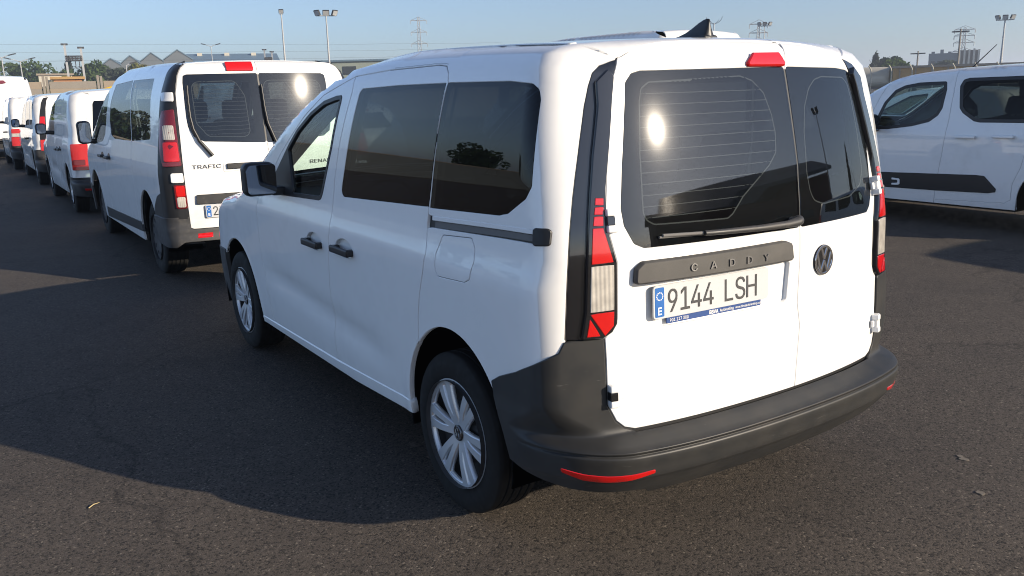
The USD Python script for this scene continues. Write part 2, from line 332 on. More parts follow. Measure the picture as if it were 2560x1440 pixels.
greyp = dusty('grey_plastic', (.030, .030, .031), .50, dirt=(.16, .14, .12), amount=.30, scale=14.0)
scuffed = mat('scuffed_plastic', {'tc': ('texture_coordinate', {}), 'mp': ('mapping', {'scale': (5.0, 5.0, 38.0), 'rotation': (0, .12, 0)}), 'n': ('noise_texture', {'scale': 4.0, 'detail': 3.0}), 'r': ('rgb_ramp', {'ramp': [(0, (0,)*3), (.70, (0,)*3), (.76, (.30,)*3), (1, (.5,)*3)]}),
        'n2': ('noise_texture', {'scale': 9.0, 'detail': 6.0}), 'r2': ('rgb_ramp', {'ramp': [(.35, (.019, .020, .021)), (.7, (.032, .031, .029))]}), 'gr': ('noise_texture', {'scale': 900.0, 'detail': 1.0}), 'bu': ('bump', {'strength': .12, 'distance': .001}),
        'm': ('mix_color', {'b': (.16, .155, .15)}), 'p': (P, {'roughness': .46, 'specular_ior_level': .38})},
        [('tc.object', 'mp.vector'), ('mp.vector', 'n.vector'), ('n.fac', 'r.fac'), ('tc.object', 'n2.vector'), ('n2.fac', 'r2.fac'), ('r2.color', 'm.a'), ('r.color', 'm.fac'), ('m.result', 'p.base_color'), ('tc.object', 'gr.vector'), ('gr.fac', 'bu.height'), ('bu.normal', 'p.normal')])
black = plain('black_plastic', (.012, .012, .013), .42)
gloss = plain('gloss_black', (.006, .006, .007), .05, coat_weight=1.0, coat_roughness=.01)
dark = plain('dark_interior', (.016, .016, .018), .8)
lining = plain('grey_lining', (.14, .135, .13), .85)
cloth = plain('seat_cloth', (.035, .035, .04), .9)
beige = plain('trim_light', (.30, .28, .26), .8)
privacy = window('privacy_glass', (.030, .036, .044), 1.45)
tinted = window('tinted_glass', (.10, .11, .11), 1.28)
clear = window('clear_glass', (.72, .83, .78), 1.5)
frit = plain('frit_black', (.01, .01, .011), .6)
wire = plain('heater_wire', (.90, .86, .78), .5)
rearglass = window('rear_glass', (.20, .22, .23), 1.66, .016, .030)
rubber = dusty('tyre_rubber', (.009, .009, .009), .80, dirt=(.06, .05, .04), amount=.22, scale=18.0, specular_ior_level=.25)
silver = plain('hubcap_silver', (.74, .75, .76), .32, metallic=.7)
steel = plain('dark_steel', (.05, .05, .052), .55, metallic=.4)
chrome = plain('chrome', (.75, .75, .76), .08, metallic=1.0)
mirror = plain('mirror_glass', (.20, .24, .30), .02, metallic=1.0)
def lens(name, col, ribs=0):
    n = {'p': (P, {'base_color': col, 'roughness': .12, 'coat_weight': 1.0, 'coat_roughness': .02})}; l = []
    if ribs:
        n.update({'tc': ('texture_coordinate', {}), 'w': ('wave_texture', {'bands_direction': 'x', 'scale': ribs, 'profile': 'sine'}), 'b': ('bump', {'strength': .35, 'distance': .003}),
                  'nn': ('noise_texture', {'scale': 25.0, 'detail': 3.0}), 'r': ('rgb_ramp', {'ramp': [(.3, tuple(c*.72 for c in col)), (.7, col)]})})
        l = [('tc.object', 'w.vector'), ('w.fac', 'b.height'), ('b.normal', 'p.normal'), ('tc.object', 'nn.vector'), ('nn.fac', 'r.fac'), ('r.color', 'p.base_color')]
    return mat(name, n, l)
railgrey = plain('rail_metal', (.80, .76, .68), .35)
striptrim = dusty('strip_plastic', (.055, .053, .050), .5, dirt=(.12, .11, .10), amount=.3, scale=9.0)
red = lens('red_lens', (.50, .004, .003))
redd = lens('dark_red_lens', (.13, .004, .006))
clearl = lens('clear_lens', (.50, .47, .42), 22.0)
amber = lens('amber_lens', (.70, .28, .03))
headl = lens('head_lens', (.45, .47, .50), 8.0)
platew = plain('plate_white', (.50, .51, .52), .35)
plateb = plain('plate_blue', (.02, .12, .38), .35)
stripb = plain('strip_blue', (.02, .06, .20), .4)
ink = plain('plate_ink', (.035, .037, .04), .5)
inkw = plain('ink_white', (.8, .8, .8), .5)
# @@MAT
# ---------------------------------------------------------------- wheels
def tyre(R, w, rim):
    """A tyre profile turned about x; the outer side is at negative x."""
    h = w/2
    p = [(rim-.012, h*.80), (rim+.004, h*.90), (rim+.02, h*.97), (rim+(R-rim)*.45, h*1.0), (R-.035, h*.97), (R-.014, h*.88), (R-.005, h*.80)]
    g = []
    for c in (.50, .17, -.17, -.50):
        g += [(R, h*c+.0045), (R-.007, h*c+.0035), (R-.007, h*c-.0035), (R, h*c-.0045)]
    q = p+[(R-.0015, h*.74)]+g+[(R-.0015, -h*.74)]+[(r, -z) for r, z in reversed(p)]
    return revolve(q[::-1], 72, 'x', 28)
def disc_map(c, depthf, sgn):
    """(a, b) in the wheel's plane, out along sgn x with a dish."""
    def M(ab, off):
        r = np.hypot(ab[:, 0], ab[:, 1]); x = depthf(r)+off; e = 1e-4; dr = (depthf(r+e)-depthf(r-e))/(2*e)
        rr = np.maximum(r, 1e-6); n = np.stack([np.ones_like(r)*sgn, -dr*ab[:, 0]/rr, -dr*ab[:, 1]/rr], 1)
        n /= np.linalg.norm(n, axis=1)[:, None]
        return np.stack([c[0]+sgn*x, c[1]+ab[:, 0], c[2]+ab[:, 1]], 1), n
    return M
def ring(r0, r1, n=24): return Point(0, 0).buffer(r1, quad_segs=n).difference(Point(0, 0).buffer(r0, quad_segs=n))
def spokes(kind, R):
    """Outline of the wheel cover in its plane, radius R."""
    if kind == 'double':                                                     # six split spokes
        a = ring(R*.905, R)
        for k in range(6):
            s = Polygon([(R*.10, -.018), (R*.10, .018), (R*.50, .034), (R*.95, .052), (R*.95, -.052), (R*.50, -.034)])
            s = s.difference(Polygon([(R*.30, 0), (R*.50, -.0085), (R*.91, -.013), (R*.91, .013), (R*.50, .0085)]))
            a = a.union(affinity.rotate(s, 65+60*k, origin=(0, 0)))
        return a.union(Point(0, 0).buffer(.044))
    if kind == 'steel':
        a = Point(0, 0).buffer(R)
        for k in range(10): a = a.difference(affinity.rotate(Point(R*.72, 0).buffer(R*.10), 36*k, origin=(0, 0)))
        return a
    a = ring(R*.88, R).union(Point(0, 0).buffer(R*.30))                      # seven plain spokes
    for k in range(7): a = a.union(affinity.rotate(Polygon([(0, -R*.10), (0, R*.10), (R*.95, R*.15), (R*.95, -R*.15)]), 360/7*k+20, origin=(0, 0)))
    return a
def wheel(parent, c, R, w, rim, side, kind='plain', cover=None, emblem=None, label=None):
    """side -1: left wheel, outer face at c.x - w/2."""
    ox = abs(c[0])
    t = tyre(R, w, rim)
    if side > 0: t = xf(t, np.diag([-1, 1, 1.0]))
    p = put('wheel', move(t, c), rubber, parent)
    cc = (c[0], c[1], c[2])
    ro = rim*1.03
    dish = lambda r: w/2*.93-.004-.020*np.exp(-(r/(rim*.42))**2)+.006*np.cos(np.clip(r/rim, 0, 1)*np.pi*.5)
    m = disc_map(cc, dish, side)
    cov = prism(m, spokes(kind, ro), 0, .020 if kind != 'steel' else .012, .0025, .03, .012, flip=side < 0)
    put('hubcap', cov, cover or silver, p)
    back = revolve([(0, 0), (rim*.55, 0), (rim*.60, -.01), (rim*.97, -.012), (rim*.99, .06), (rim*.99, -.10)], 36, 'x')
    back = move(xf(back, np.diag([side, 1.0, 1.0]) if side > 0 else np.diag([-1.0, 1, 1])), (c[0]+side*(w/2*.93-.045), c[1], c[2]))
    put('rim', back, steel, p)
    if emblem:
        q = prism(m, Point(0, 0).buffer(.030), .007, .006, .002, .02, .006, flip=side < 0); put('hub_cap_centre', q, gloss, p)
        put('wheel_emblem', prism(m, emblem_outline(.027), .0085, .001, 0, .02, .004, flip=side < 0), chrome, p)
    return p
def emblem_outline(r):
    """A ring with a V above a W."""
    s = r/1.0
    def bar(a, b, w): return LineString([a, b]).buffer(w, cap_style=2)
    v = unary_union([bar((-.36, .92), (0, .08), .085), bar((.36, .92), (0, .08), .085)])
    w = unary_union([bar((-.80, .50), (-.36, -.82), .085), bar((-.36, -.82), (0, -.05), .085), bar((0, -.05), (.36, -.82), .085), bar((.36, -.82), (.80, .50), .085)])
    g = unary_union([ring(.88, 1.0), v.union(w).intersection(Point(0, 0).buffer(.95))])
    return affinity.scale(g, s, s, origin=(0, 0))
def arch_liner(x0, x1, y, z, r, n=20):
    """The black inside of a wheel arch: a half tunnel with an inner wall."""
    th = np.linspace(-.25, np.pi+.25, n); c = np.stack([y+r*np.cos(th), z+r*np.sin(th)], 1)
    V = np.vstack([np.column_stack([np.full(n, x0), c]), np.column_stack([np.full(n, x1), c])]); i = np.arange(n-1)
    f = np.vstack([np.stack([i, i+1, i+1+n], 1), np.stack([i, i+1+n, i+n], 1)])
    V2 = np.vstack([[x1, y, z], np.column_stack([np.full(n, x1), c])]); f2 = np.stack([np.zeros(n-1, int), np.arange(1, n), np.arange(2, n+1)], 1)
    nn = -np.tile(np.column_stack([0*th, np.cos(th), np.sin(th)]), (2, 1)); n2 = np.tile([np.sign(x0-x1), 0, 0.0], (n+1, 1))
    return cat([(V, f, nn), (V2, f2, n2)])
# ---------------------------------------------------------------- shared van pieces
def mir(pts): return [(-u, z) for u, z in pts]
def mirp(poly): return affinity.scale(poly, -1, 1, origin=(0, 0))
def both(fn, poly):
    """fn(polygon, side) for the left and the mirrored right."""
    fn(poly, -1); fn(mirp(poly), 1)
def frame_at(M, a, b, off=0.0):
    e = 1e-3; p = M(np.array([[a, b]]), off)[0][0]
    ex = M(np.array([[a+e, b]]), off)[0][0]-M(np.array([[a-e, b]]), off)[0][0]; ey = M(np.array([[a, b+e]]), off)[0][0]-M(np.array([[a, b-e]]), off)[0][0]
    ex /= np.linalg.norm(ex); ey -= ex*np.dot(ex, ey); ey /= np.linalg.norm(ey)
    return p, ex, ey
def edge_curve(b, pts, n=14):
    """Points straight above (x, y) corner points on the body, left side, as 3-D points, finely stepped."""
    pts = np.array(pts, float); out = []
    for i in range(len(pts)-1):
        t = np.linspace(0, 1, n, endpoint=i == len(pts)-2)[:, None]; out.append(pts[i]*(1-t)+pts[i+1]*t)
    q = np.vstack(out); p, _ = b.top(q, 0); return p
def seat(x, y, z=.42, w=.50, parent='/World', rests=1):
    """A seat with cushion, backrest and headrests."""
    c = rbox(x-w/2, x+w/2, y-.22, y+.30, z, z+.17, .06, 1)
    bk = xf(rbox(-w/2, w/2, -.07, .07, 0, .62, .06, 1), [[1, 0, 0], [0, math.cos(.2), -math.sin(.2)], [0, math.sin(.2), math.cos(.2)]], (x, y-.24, z+.14))
    p = put('seat', cat([c, bk]), cloth, parent)
    for k in range(rests):
        hx = x+(k-(rests-1)/2)*w/rests
        h = xf(rbox(-.13, .13, -.05, .05, .66, .86, .045, 1), [[1, 0, 0], [0, math.cos(.2), -math.sin(.2)], [0, math.sin(.2), math.cos(.2)]], (hx, y-.25, z+.12))
        put('headrest', cat([h, tube((hx-.06, y-.37, z+.70), (hx-.06, y-.40, z+.82), .007, 6), tube((hx+.06, y-.37, z+.70), (hx+.06, y-.40, z+.82), .007, 6)]), cloth, p)
def torus(c, R, r, tilt):
    th = np.linspace(0, 2*np.pi, 37)[:-1]; ct, st = math.cos(tilt), math.sin(tilt)
    pts = np.stack([c[0]+R*np.cos(th), c[1]-R*np.sin(th)*st, c[2]+R*np.sin(th)*ct], 1)
    return path_tube(np.vstack([pts, pts[:1]]), r, 8)
def plate_parts(parent, M, u, z, w, h, txt, strip=None, off=.004):
    p, ex, ey = frame_at(M, u, z, off); en = np.cross(ex, ey); fm = flat(p, ex, ey)
    pl = put('number_plate', prism(fm, rnd(sbox(-w/2, -h/2, w/2, h/2), .012), .006, .006, .001, .1, .05), platew, parent)
    put('country_band', prism(fm, rnd(sbox(-w/2+.006, -h/2+.006, -w/2+.044, h/2-.006), .004), .0068, .0008, 0, .1, .05), plateb, pl)
    st = [affinity.translate(Point(0, 0).buffer(.0022, quad_segs=2), .0125*math.cos(k*math.pi/6), .0125*math.sin(k*math.pi/6)) for k in range(12)]
    q = p+ex*(-w/2+.025)+ey*(h*.18)
    put('stars', prism(flat(q, ex, ey), unary_union(st), .0074, .0004, 0, .1, .01), inkw, pl)
    put('country_letter', text_at('E', .024, p+ex*(-w/2+.025)+ey*(-h/2+.014)+en*.0072, ex, ey, .0006, True), inkw, pl)
    if txt:
        full = w-.075; n = len(txt); sx = full/(text_w(txt)*h*.70) if n > 4 else 1.0                  # one part per character
        x = -w/2+.056; adv = full/8.3
        for ch in txt:
            if ch == ' ': x += adv*.75; continue
            put('plate_character', text_at(ch, h*.70, p+ex*(x+adv*.46)+ey*(-h*.35)+en*.0065, ex, ey, .001, False, True, .82), ink, pl); x += adv*(1.0 if ch != '1' else .92)
    return p, ex, ey, en, pl
def text_w(t):
    m = meshkit.text_mesh(t, 1.0, .01); return float(np.ptp(m.vertices[:, 0]))
# ---------------------------------------------------------------- ground
asphalt = mat('asphalt', {
    'g': ('geometry', {}), 'n1': ('noise_texture', {'scale': .45, 'detail': 6.0, 'roughness': .62}), 'n3': ('noise_texture', {'scale': 2.6, 'detail': 5.0, 'roughness': .65, 'distortion': .6}), 'n2': ('noise_texture', {'scale': 210.0, 'detail': 3.0, 'roughness': .75}), 'v': ('voronoi_texture', {'scale': 135.0, 'randomness': 1.0}), 'sv': ('voronoi_texture', {'scale': .9, 'randomness': 1.0}), 'sn': ('noise_texture', {'scale': 22.0, 'detail': 4.0}), 'sa': ('math', {'math_type': 'multiply_add', 'value2': .16}), 'sr': ('rgb_ramp', {'ramp': [(0, (.6,)*3), (.085, (.5,)*3), (.115, (0,)*3), (1, (0,)*3)]}), 'sm': ('mix_color', {'b': (.19, .165, .13)}),
    'cv': ('voronoi_texture', {'feature': 'distance_to_edge', 'scale': .23}), 'cd': ('noise_texture', {'scale': 1.8, 'detail': 5.0}), 'cx': ('vector_math', {'math_type': 'multiply_add', 'vector2': (.9, .9, .9)}), 'cr': ('rgb_ramp', {'ramp': [(0, (.45,)*3), (.0022, (.6,)*3), (.0045, (1,)*3), (1, (1,)*3)]}), 'cm': ('mix_color', {'blend_type': 'multiply', 'fac': .8}),
    'vc': ('rgb_ramp', {'ramp': [(0, (.020, .017, .015)), (.14, (.036, .031, .026)), (.30, (.070, .059, .049)), (.86, (.092, .077, .063)), (.975, (.12, .10, .082)), (1, (.21, .18, .145))]}), 'sep': ('separate_color', {}),
    'r1': ('rgb_ramp', {'ramp': [(.28, (.80, .81, .83)), (.72, (1.16, 1.14, 1.11))]}), 'm': ('mix_color', {'blend_type': 'multiply', 'fac': 1.0, 'use_clamp': False}),
    'r3': ('rgb_ramp', {'ramp': [(.25, (.80, .80, .81)), (.5, (1, 1, 1)), (.68, (1.02, 1.02, 1.01)), (.80, (1.22, 1.19, 1.14))]}), 'm3': ('mix_color', {'blend_type': 'multiply', 'fac': 1.0, 'use_clamp': False}),
    'r2': ('rgb_ramp', {'ramp': [(.3, (.66, .66, .66)), (.7, (1.28, 1.28, 1.28))]}), 'm2': ('mix_color', {'blend_type': 'multiply', 'fac': 1.0, 'use_clamp': False}),
    'ad': ('math', {'math_type': 'multiply_add', 'value2': -.5}), 'b': ('bump', {'strength': .75, 'distance': .004}), 'p': (P, {'roughness': .80, 'specular_ior_level': .35})},
    [('g.position', 'n1.vector'), ('g.position', 'n2.vector'), ('g.position', 'n3.vector'), ('g.position', 'v.vector'), ('v.color', 'sep.color'), ('sep.r', 'vc.fac'), ('n1.fac', 'r1.fac'), ('vc.color', 'm.a'), ('r1.color', 'm.b'), ('n3.fac', 'r3.fac'), ('m.result', 'm3.a'), ('r3.color', 'm3.b'), ('n2.fac', 'r2.fac'), ('m3.result', 'm2.a'), ('r2.color', 'm2.b'), ('m2.result', 'sm.a'), ('g.position', 'sv.vector'), ('g.position', 'sn.vector'), ('sn.fac', 'sa.value1'), ('sv.distance', 'sa.value3'), ('sa.value', 'sr.fac'), ('sr.color', 'sm.fac'), ('g.position', 'cd.vector'), ('cd.color', 'cx.vector1'), ('g.position', 'cx.vector3'), ('cx.vector', 'cv.vector'), ('cv.distance', 'cr.fac'), ('sm.result', 'cm.a'), ('cr.color', 'cm.b'), ('cm.result', 'p.base_color'),
     ('v.distance', 'ad.value1'), ('n2.fac', 'ad.value3'), ('ad.value', 'b.height'), ('b.normal', 'p.normal')])
S_ = 1500.0
put('ground', (np.array([(-S_, -S_, 0), (S_, -S_, 0), (S_, S_, 0), (-S_, S_, 0)], float), np.array([(0, 1, 2), (0, 2, 3)]), np.tile([0, 0, 1.0], (4, 1))), asphalt, kind='structure')
# ---------------------------------------------------------------- the white van in front
def side_uy(b, y): return b.u_of_y(y)
def build_caddy():
    b = caddy; V = thing('compact_van', 'white compact van in front with grey rear bumper, twin rear doors and black roof aerial', 'van')
    U = lambda y: float(b.u_of_y(np.array(y)))
    g = .0030
    # roof edge: from the rear corner along the gutter, the windscreen pillar and the bonnet side
    rear_top = [(u, 1.757-.022*(u/.3)**2*.25-.037*(max(u-.3, 0)/.3)**2) for u in np.linspace(0, .615, 14)]
    Pr, _ = b.belt(np.array([(-u, z) for u, z in rear_top]), 0)
    Pe = edge_curve(b, [(-.655, .40), (-.665, 1.2), (-.665, 1.9), (-.66, 2.1), (-.70, 2.6), (-.745, 3.1), (-.775, 3.42), (-.80, 3.60), (-.80, 3.9)])
    Pf = edge_curve(b, [(-.80, 3.9), (-.78, 4.10), (-.72, 4.22), (-.60, 4.30), (-.40, 4.35), (0, 4.375)])
    C3 = np.vstack([Pr, Pe]); Q = b.param(Pe)
    pin = [(-.598, 1.700), (-.604, 1.690), (-.628, 1.644), (-.645, 1.573), (-.667, 1.401), (-.675, 1.30), (-.677, 1.238), (-.671, 1.164), (-.649, 1.07), (-.649, .885), (-.660, .855), (-.683, .828), (-.680, .762), (-.676, .605), (-.654, .548), (-.631, .522), (-.60, .510)]
    split = [(.212, 1.755), (.210, 1.723), (.178, 1.662), (.176, 1.32), (.150, 1.094), (.152, .974), (.141, .822), (.157, .735), (.128, .508)]
    split = [(u-.008, z) for u, z in split]
    # rear doors
    dl = Polygon([(u, z) for u, z in pin]+[(x, z) for x, z in split[::-1]]+[(-u, z) for u, z in reversed([(u, z) for u, z in rear_top if u < .2])][::-1]) if 0 else None
    topL = [(u, 1.757-.0055*(u/.3)**2-.037*(max(abs(u)-.3, 0)/.3)**2-.004) for u in np.linspace(.205, -.585, 22)]
    topR = [(u, 1.757-.0055*(u/.3)**2-.037*(max(abs(u)-.3, 0)/.3)**2-.004) for u in np.linspace(.215, .585, 12)]
    doorL = Polygon(topL+pin+[(split[-1][0], .507)]+split[::-1][1:-1]).buffer(0)
    doorR = Polygon(topR+mir(pin)+[(split[-1][0], .507)]+split[::-1][1:-1]).buffer(0)
    winL = Polygon([(.172, 1.662), (-.50, 1.654), (-.545, 1.646), (-.577, 1.620), (-.598, 1.504), (-.619, 1.358), (-.630, 1.234), (-.623, 1.180), (-.594, 1.121), (-.563, 1.105), (.144, 1.099), (.1495, 1.112), (.171, 1.32)])
    winR = Polygon([(.184, 1.662), (.50, 1.656), (.600, 1.648), (.645, 1.632), (.668, 1.60), (.672, 1.50), (.664, 1.32), (.640, 1.17), (.620, 1.125), (.596, 1.103), (.158, 1.099), (.157, 1.112), (.181, 1.32)])
    shift = lambda q: Polygon([(u-.008 if abs(u) < .3 else u, z) for u, z in q.exterior.coords])
    winL, winR = (rnd(shift(w), .012) for w in (winL, winR))
    wgap = LineString(split).buffer(.013).intersection(sbox(-1, 1.108, 1, 1.655))
    niche = rnd(Polygon([(-.605, .995), (.089, .985), (.072, .845), (.055, .835), (-.58, .838), (-.603, .855)]), .012)
    dL = prism(b.belt, doorL.buffer(-g).difference(winL.buffer(.003)).difference(wgap).difference(niche), 0, .020, .002, .045)
    rd = put('rear_door', dL, white, V, label='wide left rear door with plate and wiper')
    put('plate_recess', cat([prism(b.belt, niche.buffer(.004), -.016, .001, 0, .05)]), white, rd)
    rd2 = put('rear_door', prism(b.belt, doorR.buffer(-g).difference(winR.buffer(.003)).difference(wgap), 0, .020, .002, .045), white, V, label='narrow right rear door with round emblem')
    heat = rnd(Polygon([(-.555, 1.215), (-.545, 1.40), (-.520, 1.56), (-.503, 1.60), (-.470, 1.620), (-.067, 1.634), (-.010, 1.618), (.040, 1.575), (.065, 1.50), (.072, 1.438), (.061, 1.369), (.019, 1.328), (-.131, 1.233), (-.190, 1.180), (-.215, 1.167), (-.520, 1.175), (-.545, 1.19)]), .018)
    heatR = rnd(Polygon([(.221, 1.288), (.235, 1.43), (.258, 1.52), (.300, 1.585), (.345, 1.617), (.394, 1.627), (.565, 1.622), (.600, 1.60), (.612, 1.55), (.614, 1.42), (.606, 1.27), (.575, 1.215), (.487, 1.178), (.300, 1.168), (.245, 1.185), (.228, 1.22)]), .03)
    for d, w, h in ((rd, winL, heat), (rd2, winR, heatR)):
        gl = put('window', prism(b.belt, w, -.001, .004, .0012, .045), rearglass, d)
        put('window_border', prism(b.belt, w.buffer(-.002).difference(h), -.007, .001, 0, .06), frit, gl)
        ln = [h.boundary.buffer(.0022)]
        if d is rd:
            x0, z0, x1, z1 = h.bounds
            ln += [LineString([(x0, z), (x1, z+.002)]).buffer(.0011).intersection(h) for z in np.arange(z0+.03, z1-.01, .0352)]
        put('heater_wires', prism(b.belt, unary_union(ln), -.0055, .0005, 0, .2, .02), wire, gl)
        put('window_seal', prism(b.belt, w.buffer(.004).difference(w.buffer(-.001)), -.003, .002, 0, .2), black, d)
    put('brake_light', prism(b.belt, rnd(Polygon([(-.036, 1.6675), (.009, 1.703), (.142, 1.705), (.163, 1.6675)]), .004), .014, .02, .005, .03), red, rd, label='high red third brake light')
    bar = rnd(Polygon([(-.597, .998), (-.594, 1.040), (-.574, 1.058), (.040, 1.057), (.073, 1.045), (.082, .994)]), .006)
    hb = put('handle_strip', prism(b.belt, bar, .022, .035, .006, .04), striptrim, rd)
    for k, ch in enumerate('CADDY'):
        u = -.398+k*.0825; p, ex, ey = frame_at(b.belt, u, 1.0145-.002*k, .0235)
        put('letter', text_at(ch, .024, p, ex, ey, .003, False, True, 1.25), chrome, hb)
    p, ex, ey, en, pl = plate_parts(rd, b.belt, -.287, .9215, .517, .110, '9144 LSH', off=-.014)
    q = p-ey*.066; fm = flat(q, ex, ey)
    sp = put('advert_strip', prism(fm, rnd(sbox(-.203, -.0095, .225, .011), .004), .004, .004, .001, .1, .05), stripb, pl)
    for t, x, h in (('901 117 300', -.150, .0105), ('BBVA', .003, .0125), ('Autorenting', .062, .0095), ('www.bbvaautorenting.com', .165, .0080)):
        put('strip_text', text_at(t, h, q+ex*x-ey*h*.5+en*.0046, ex, ey, .0006, h > .012, True, .9), inkw, sp)
    # badge
    p, ex, ey = frame_at(b.belt, .281, .9615, .003); fm = flat(p, ex, ey)
    em = put('emblem', prism(fm, Point(0, 0).buffer(.0555, quad_segs=16), .004, .008, .002, .03, .008), gloss, rd2)
    put('emblem_mark', prism(fm, emblem_outline(.055), .0065, .004, .0012, .03, .006), chrome, em)
    # wiper
    f = lambda u, z, o: b.belt(np.array([[u, z]]), o)[0][0]
    wp = put('wiper', cat([path_tube([f(.097, 1.128, .035), f(.080, 1.124, .040), f(.03, 1.121, .037), f(-.10, 1.122, .030), f(-.26, 1.127, .024), f(-.345, 1.130, .020)], np.array([.016, .017, .0125, .011, .0095, .009]), 10), sm(trimesh.creation.icosphere(2, .019).apply_translation(f(.097, 1.127, .03)), 40),
        tube(f(.095, 1.125, .0), f(.095, 1.126, .03), .016, 12)]), greyp, rd)
    put('wiper_blade', cat([tube(f(-.345, 1.131, .012), f(-.505, 1.138, .010), .0055, 8), tube(f(-.10, 1.117, .007), f(-.515, 1.133, .006), .0045, 6)]), lining, wp)
    for s in (-1, 1):
        for z in (1.198, .637):
            u = s*(.667 if z > 1 else .662); p, ex, ey = frame_at(b.belt, u, z, 0); en = np.cross(ex, ey); R = np.stack([ex, en, ey], 1)
            h = put('hinge', cat([xf(rbox(-.017, .019, -.010, .026, -.038, .038, .007, 1), R, p), xf(rbox(.0 if s < 0 else -.036, .036 if s < 0 else .0, .004, .014, -.014, .014, .003, 1), R, p), xf(rbox(-.020, .008, .002, .031, .014, .037, .005, 1), R, p), xf(rbox(-.020, .008, .002, .031, -.037, -.014, .005, 1), R, p)]), white, V)
            if s < 0: put('hinge_recess', xf(rbox(-.0195, .007, .0, .0285, -.014, .014, .002, 1), R, p), gloss, h)
    # tail lamps with the black corner pillars
    pillar = Polygon([(-.771, .835), (-.767, 1.013), (-.765, 1.077), (-.763, 1.178), (-.760, 1.273), (-.756, 1.342), (-.748, 1.449), (-.739, 1.551), (-.728, 1.611), (-.715, 1.650), (-.690, 1.672), (-.640, 1.685), (-.612, 1.690)]+[(u-.004, z) for u, z in pin[1:11]]+[(-.686, .832), (-.715, .828)])
    lens_red = [[(-.711, 1.270), (-.689, 1.268), (-.689, 1.248), (-.712, 1.249)], [(-.712, 1.242), (-.689, 1.242), (-.690, 1.219), (-.714, 1.220)], [(-.714, 1.214), (-.690, 1.213), (-.690, 1.185), (-.716, 1.186)], [(-.717, 1.179), (-.690, 1.178), (-.664, 1.073), (-.719, 1.071)], [(-.7225, .913), (-.663, .915), (-.664, .870), (-.687, .839)], [(-.723, .900), (-.698, .841), (-.730, .841)]]
    lens_clear = [(-.720, 1.064), (-.663, 1.064), (-.663, .921), (-.722, .919)]
    for s in (-1, 1):
        mm = (lambda q: Polygon(q)) if s < 0 else (lambda q: mirp(Polygon(q)))
        tl = put('tail_lamp', prism(b.belt, mm(pillar.exterior.coords).buffer(-.001), .001, .02, .003, .04), gloss, V)
        rim = Polygon([(-.705, 1.62), (-.70, 1.55), (-.715, 1.40), (-.721, 1.28), (-.724, 1.18), (-.729, .92), (-.738, .836), (-.690, .834), (-.668, .850), (-.6555, .875), (-.6555, 1.07), (-.682, 1.185), (-.683, 1.30), (-.672, 1.40), (-.652, 1.57), (-.640, 1.635), (-.66, 1.655)])
        put('lamp_surround', prism(b.belt, mm(rnd(rim, .004).exterior.coords), .016, .020, .004, .04), gloss, tl)
        for q in lens_red: put('red_lens', prism(b.belt, mm(q).buffer(-.001), .0185, .004, .0015, .03, .015), red, tl)
        put('reversing_lens', prism(b.belt, mm(lens_clear).buffer(-.001), .0185, .004, .0015, .03, .015), clearl, tl)
    # sides
    seals = unary_union([LineString(split).buffer(.010), LineString([(u, z) for u, z in pin]+[(pin[-1][0], .508), (-pin[-1][0], .508)]+mir(pin)[::-1]).buffer(.009)])
    put('door_seal', prism(b.belt, seals.difference(winL).difference(winR), -.003, .001, 0, .1, .03), black, V)
    arch = affinity.translate(affinity.scale(Point(0, 0).buffer(1, quad_segs=24), .380, .432), U(.842), WR)
    archf = affinity.translate(affinity.scale(Point(0, 0).buffer(1, quad_segs=24), .390, .412), U(3.612), WR)
    Bs = [(-2.267, 1.682), (-2.264, 1.617), (-2.366, 1.372), (-2.412, 1.225), (-2.430, 1.123), (-2.437, 1.05), (-2.440, .978), (-2.466, .868), (-2.487, .722), (-2.500, .53), (-2.503, .35), (-2.503, .318)]
    Sd = [(-1.921, 1.698), (-1.515, 1.703), (-1.455, 1.697), (-1.422, 1.672), (-1.408, 1.636), (-1.420, 1.60), (-1.487, 1.184), (-1.495, 1.115), (-1.488, 1.06), (-1.479, 1.01), (-1.499, .93), (-1.538, .832), (-1.560, .735), (-1.575, .60), (-1.62, .50), (-1.68, .345)]
    Ap = [(-2.267, 1.682), (-2.604, 1.605), (-2.837, 1.502), (-3.169, 1.307), (-3.43, 1.115), (-3.54, 1.04), (-3.56, .95), (-3.555, .75), (-3.52, .50), (-3.49, .36), (-3.49, .302)]
    fdoor = Polygon(Bs+Ap[::-1]).difference(archf)
    sdoor = Polygon(Bs+Sd[::-1]).difference(arch)
    sl = unary_union([LineString(q).buffer(.009) for q in (Bs, Sd, Ap)])
    w1 = Polygon([(-2.371, 1.602), (-2.440, 1.599), (-2.588, 1.577), (-2.747, 1.524), (-2.923, 1.439), (-3.043, 1.358), (-3.20, 1.24), (-3.37, 1.115), (-3.40, 1.085), (-3.245, 1.083), (-2.615, 1.107), (-2.585, 1.115), (-2.565, 1.14), (-2.450, 1.364), (-2.376, 1.575)])
    w1 = rnd(w1, .012)
    w2 = rnd(Polygon([(-2.160, 1.626), (-1.80, 1.634), (-1.424, 1.635), (-1.490, 1.184), (-2.302, 1.150), (-2.330, 1.165), (-2.325, 1.20), (-2.182, 1.61)]), .022)
    w2 = w2.union(Polygon([(-1.55, 1.634), (-1.423, 1.635), (-1.489, 1.185), (-1.6, 1.179)]))
    w3 = rnd(Polygon([(-1.411, 1.636), (-1.0, 1.632), (-.885, 1.622), (-.862, 1.605), (-.854, 1.575), (-.860, 1.31), (-.880, 1.271), (-.955, 1.214), (-1.0, 1.203), (-1.477, 1.181)]), .016).union(Polygon([(-1.412, 1.635), (-1.3, 1.634), (-1.4, 1.185), (-1.477, 1.182)]))
    top_side = [(u, z) for u, z in Q]
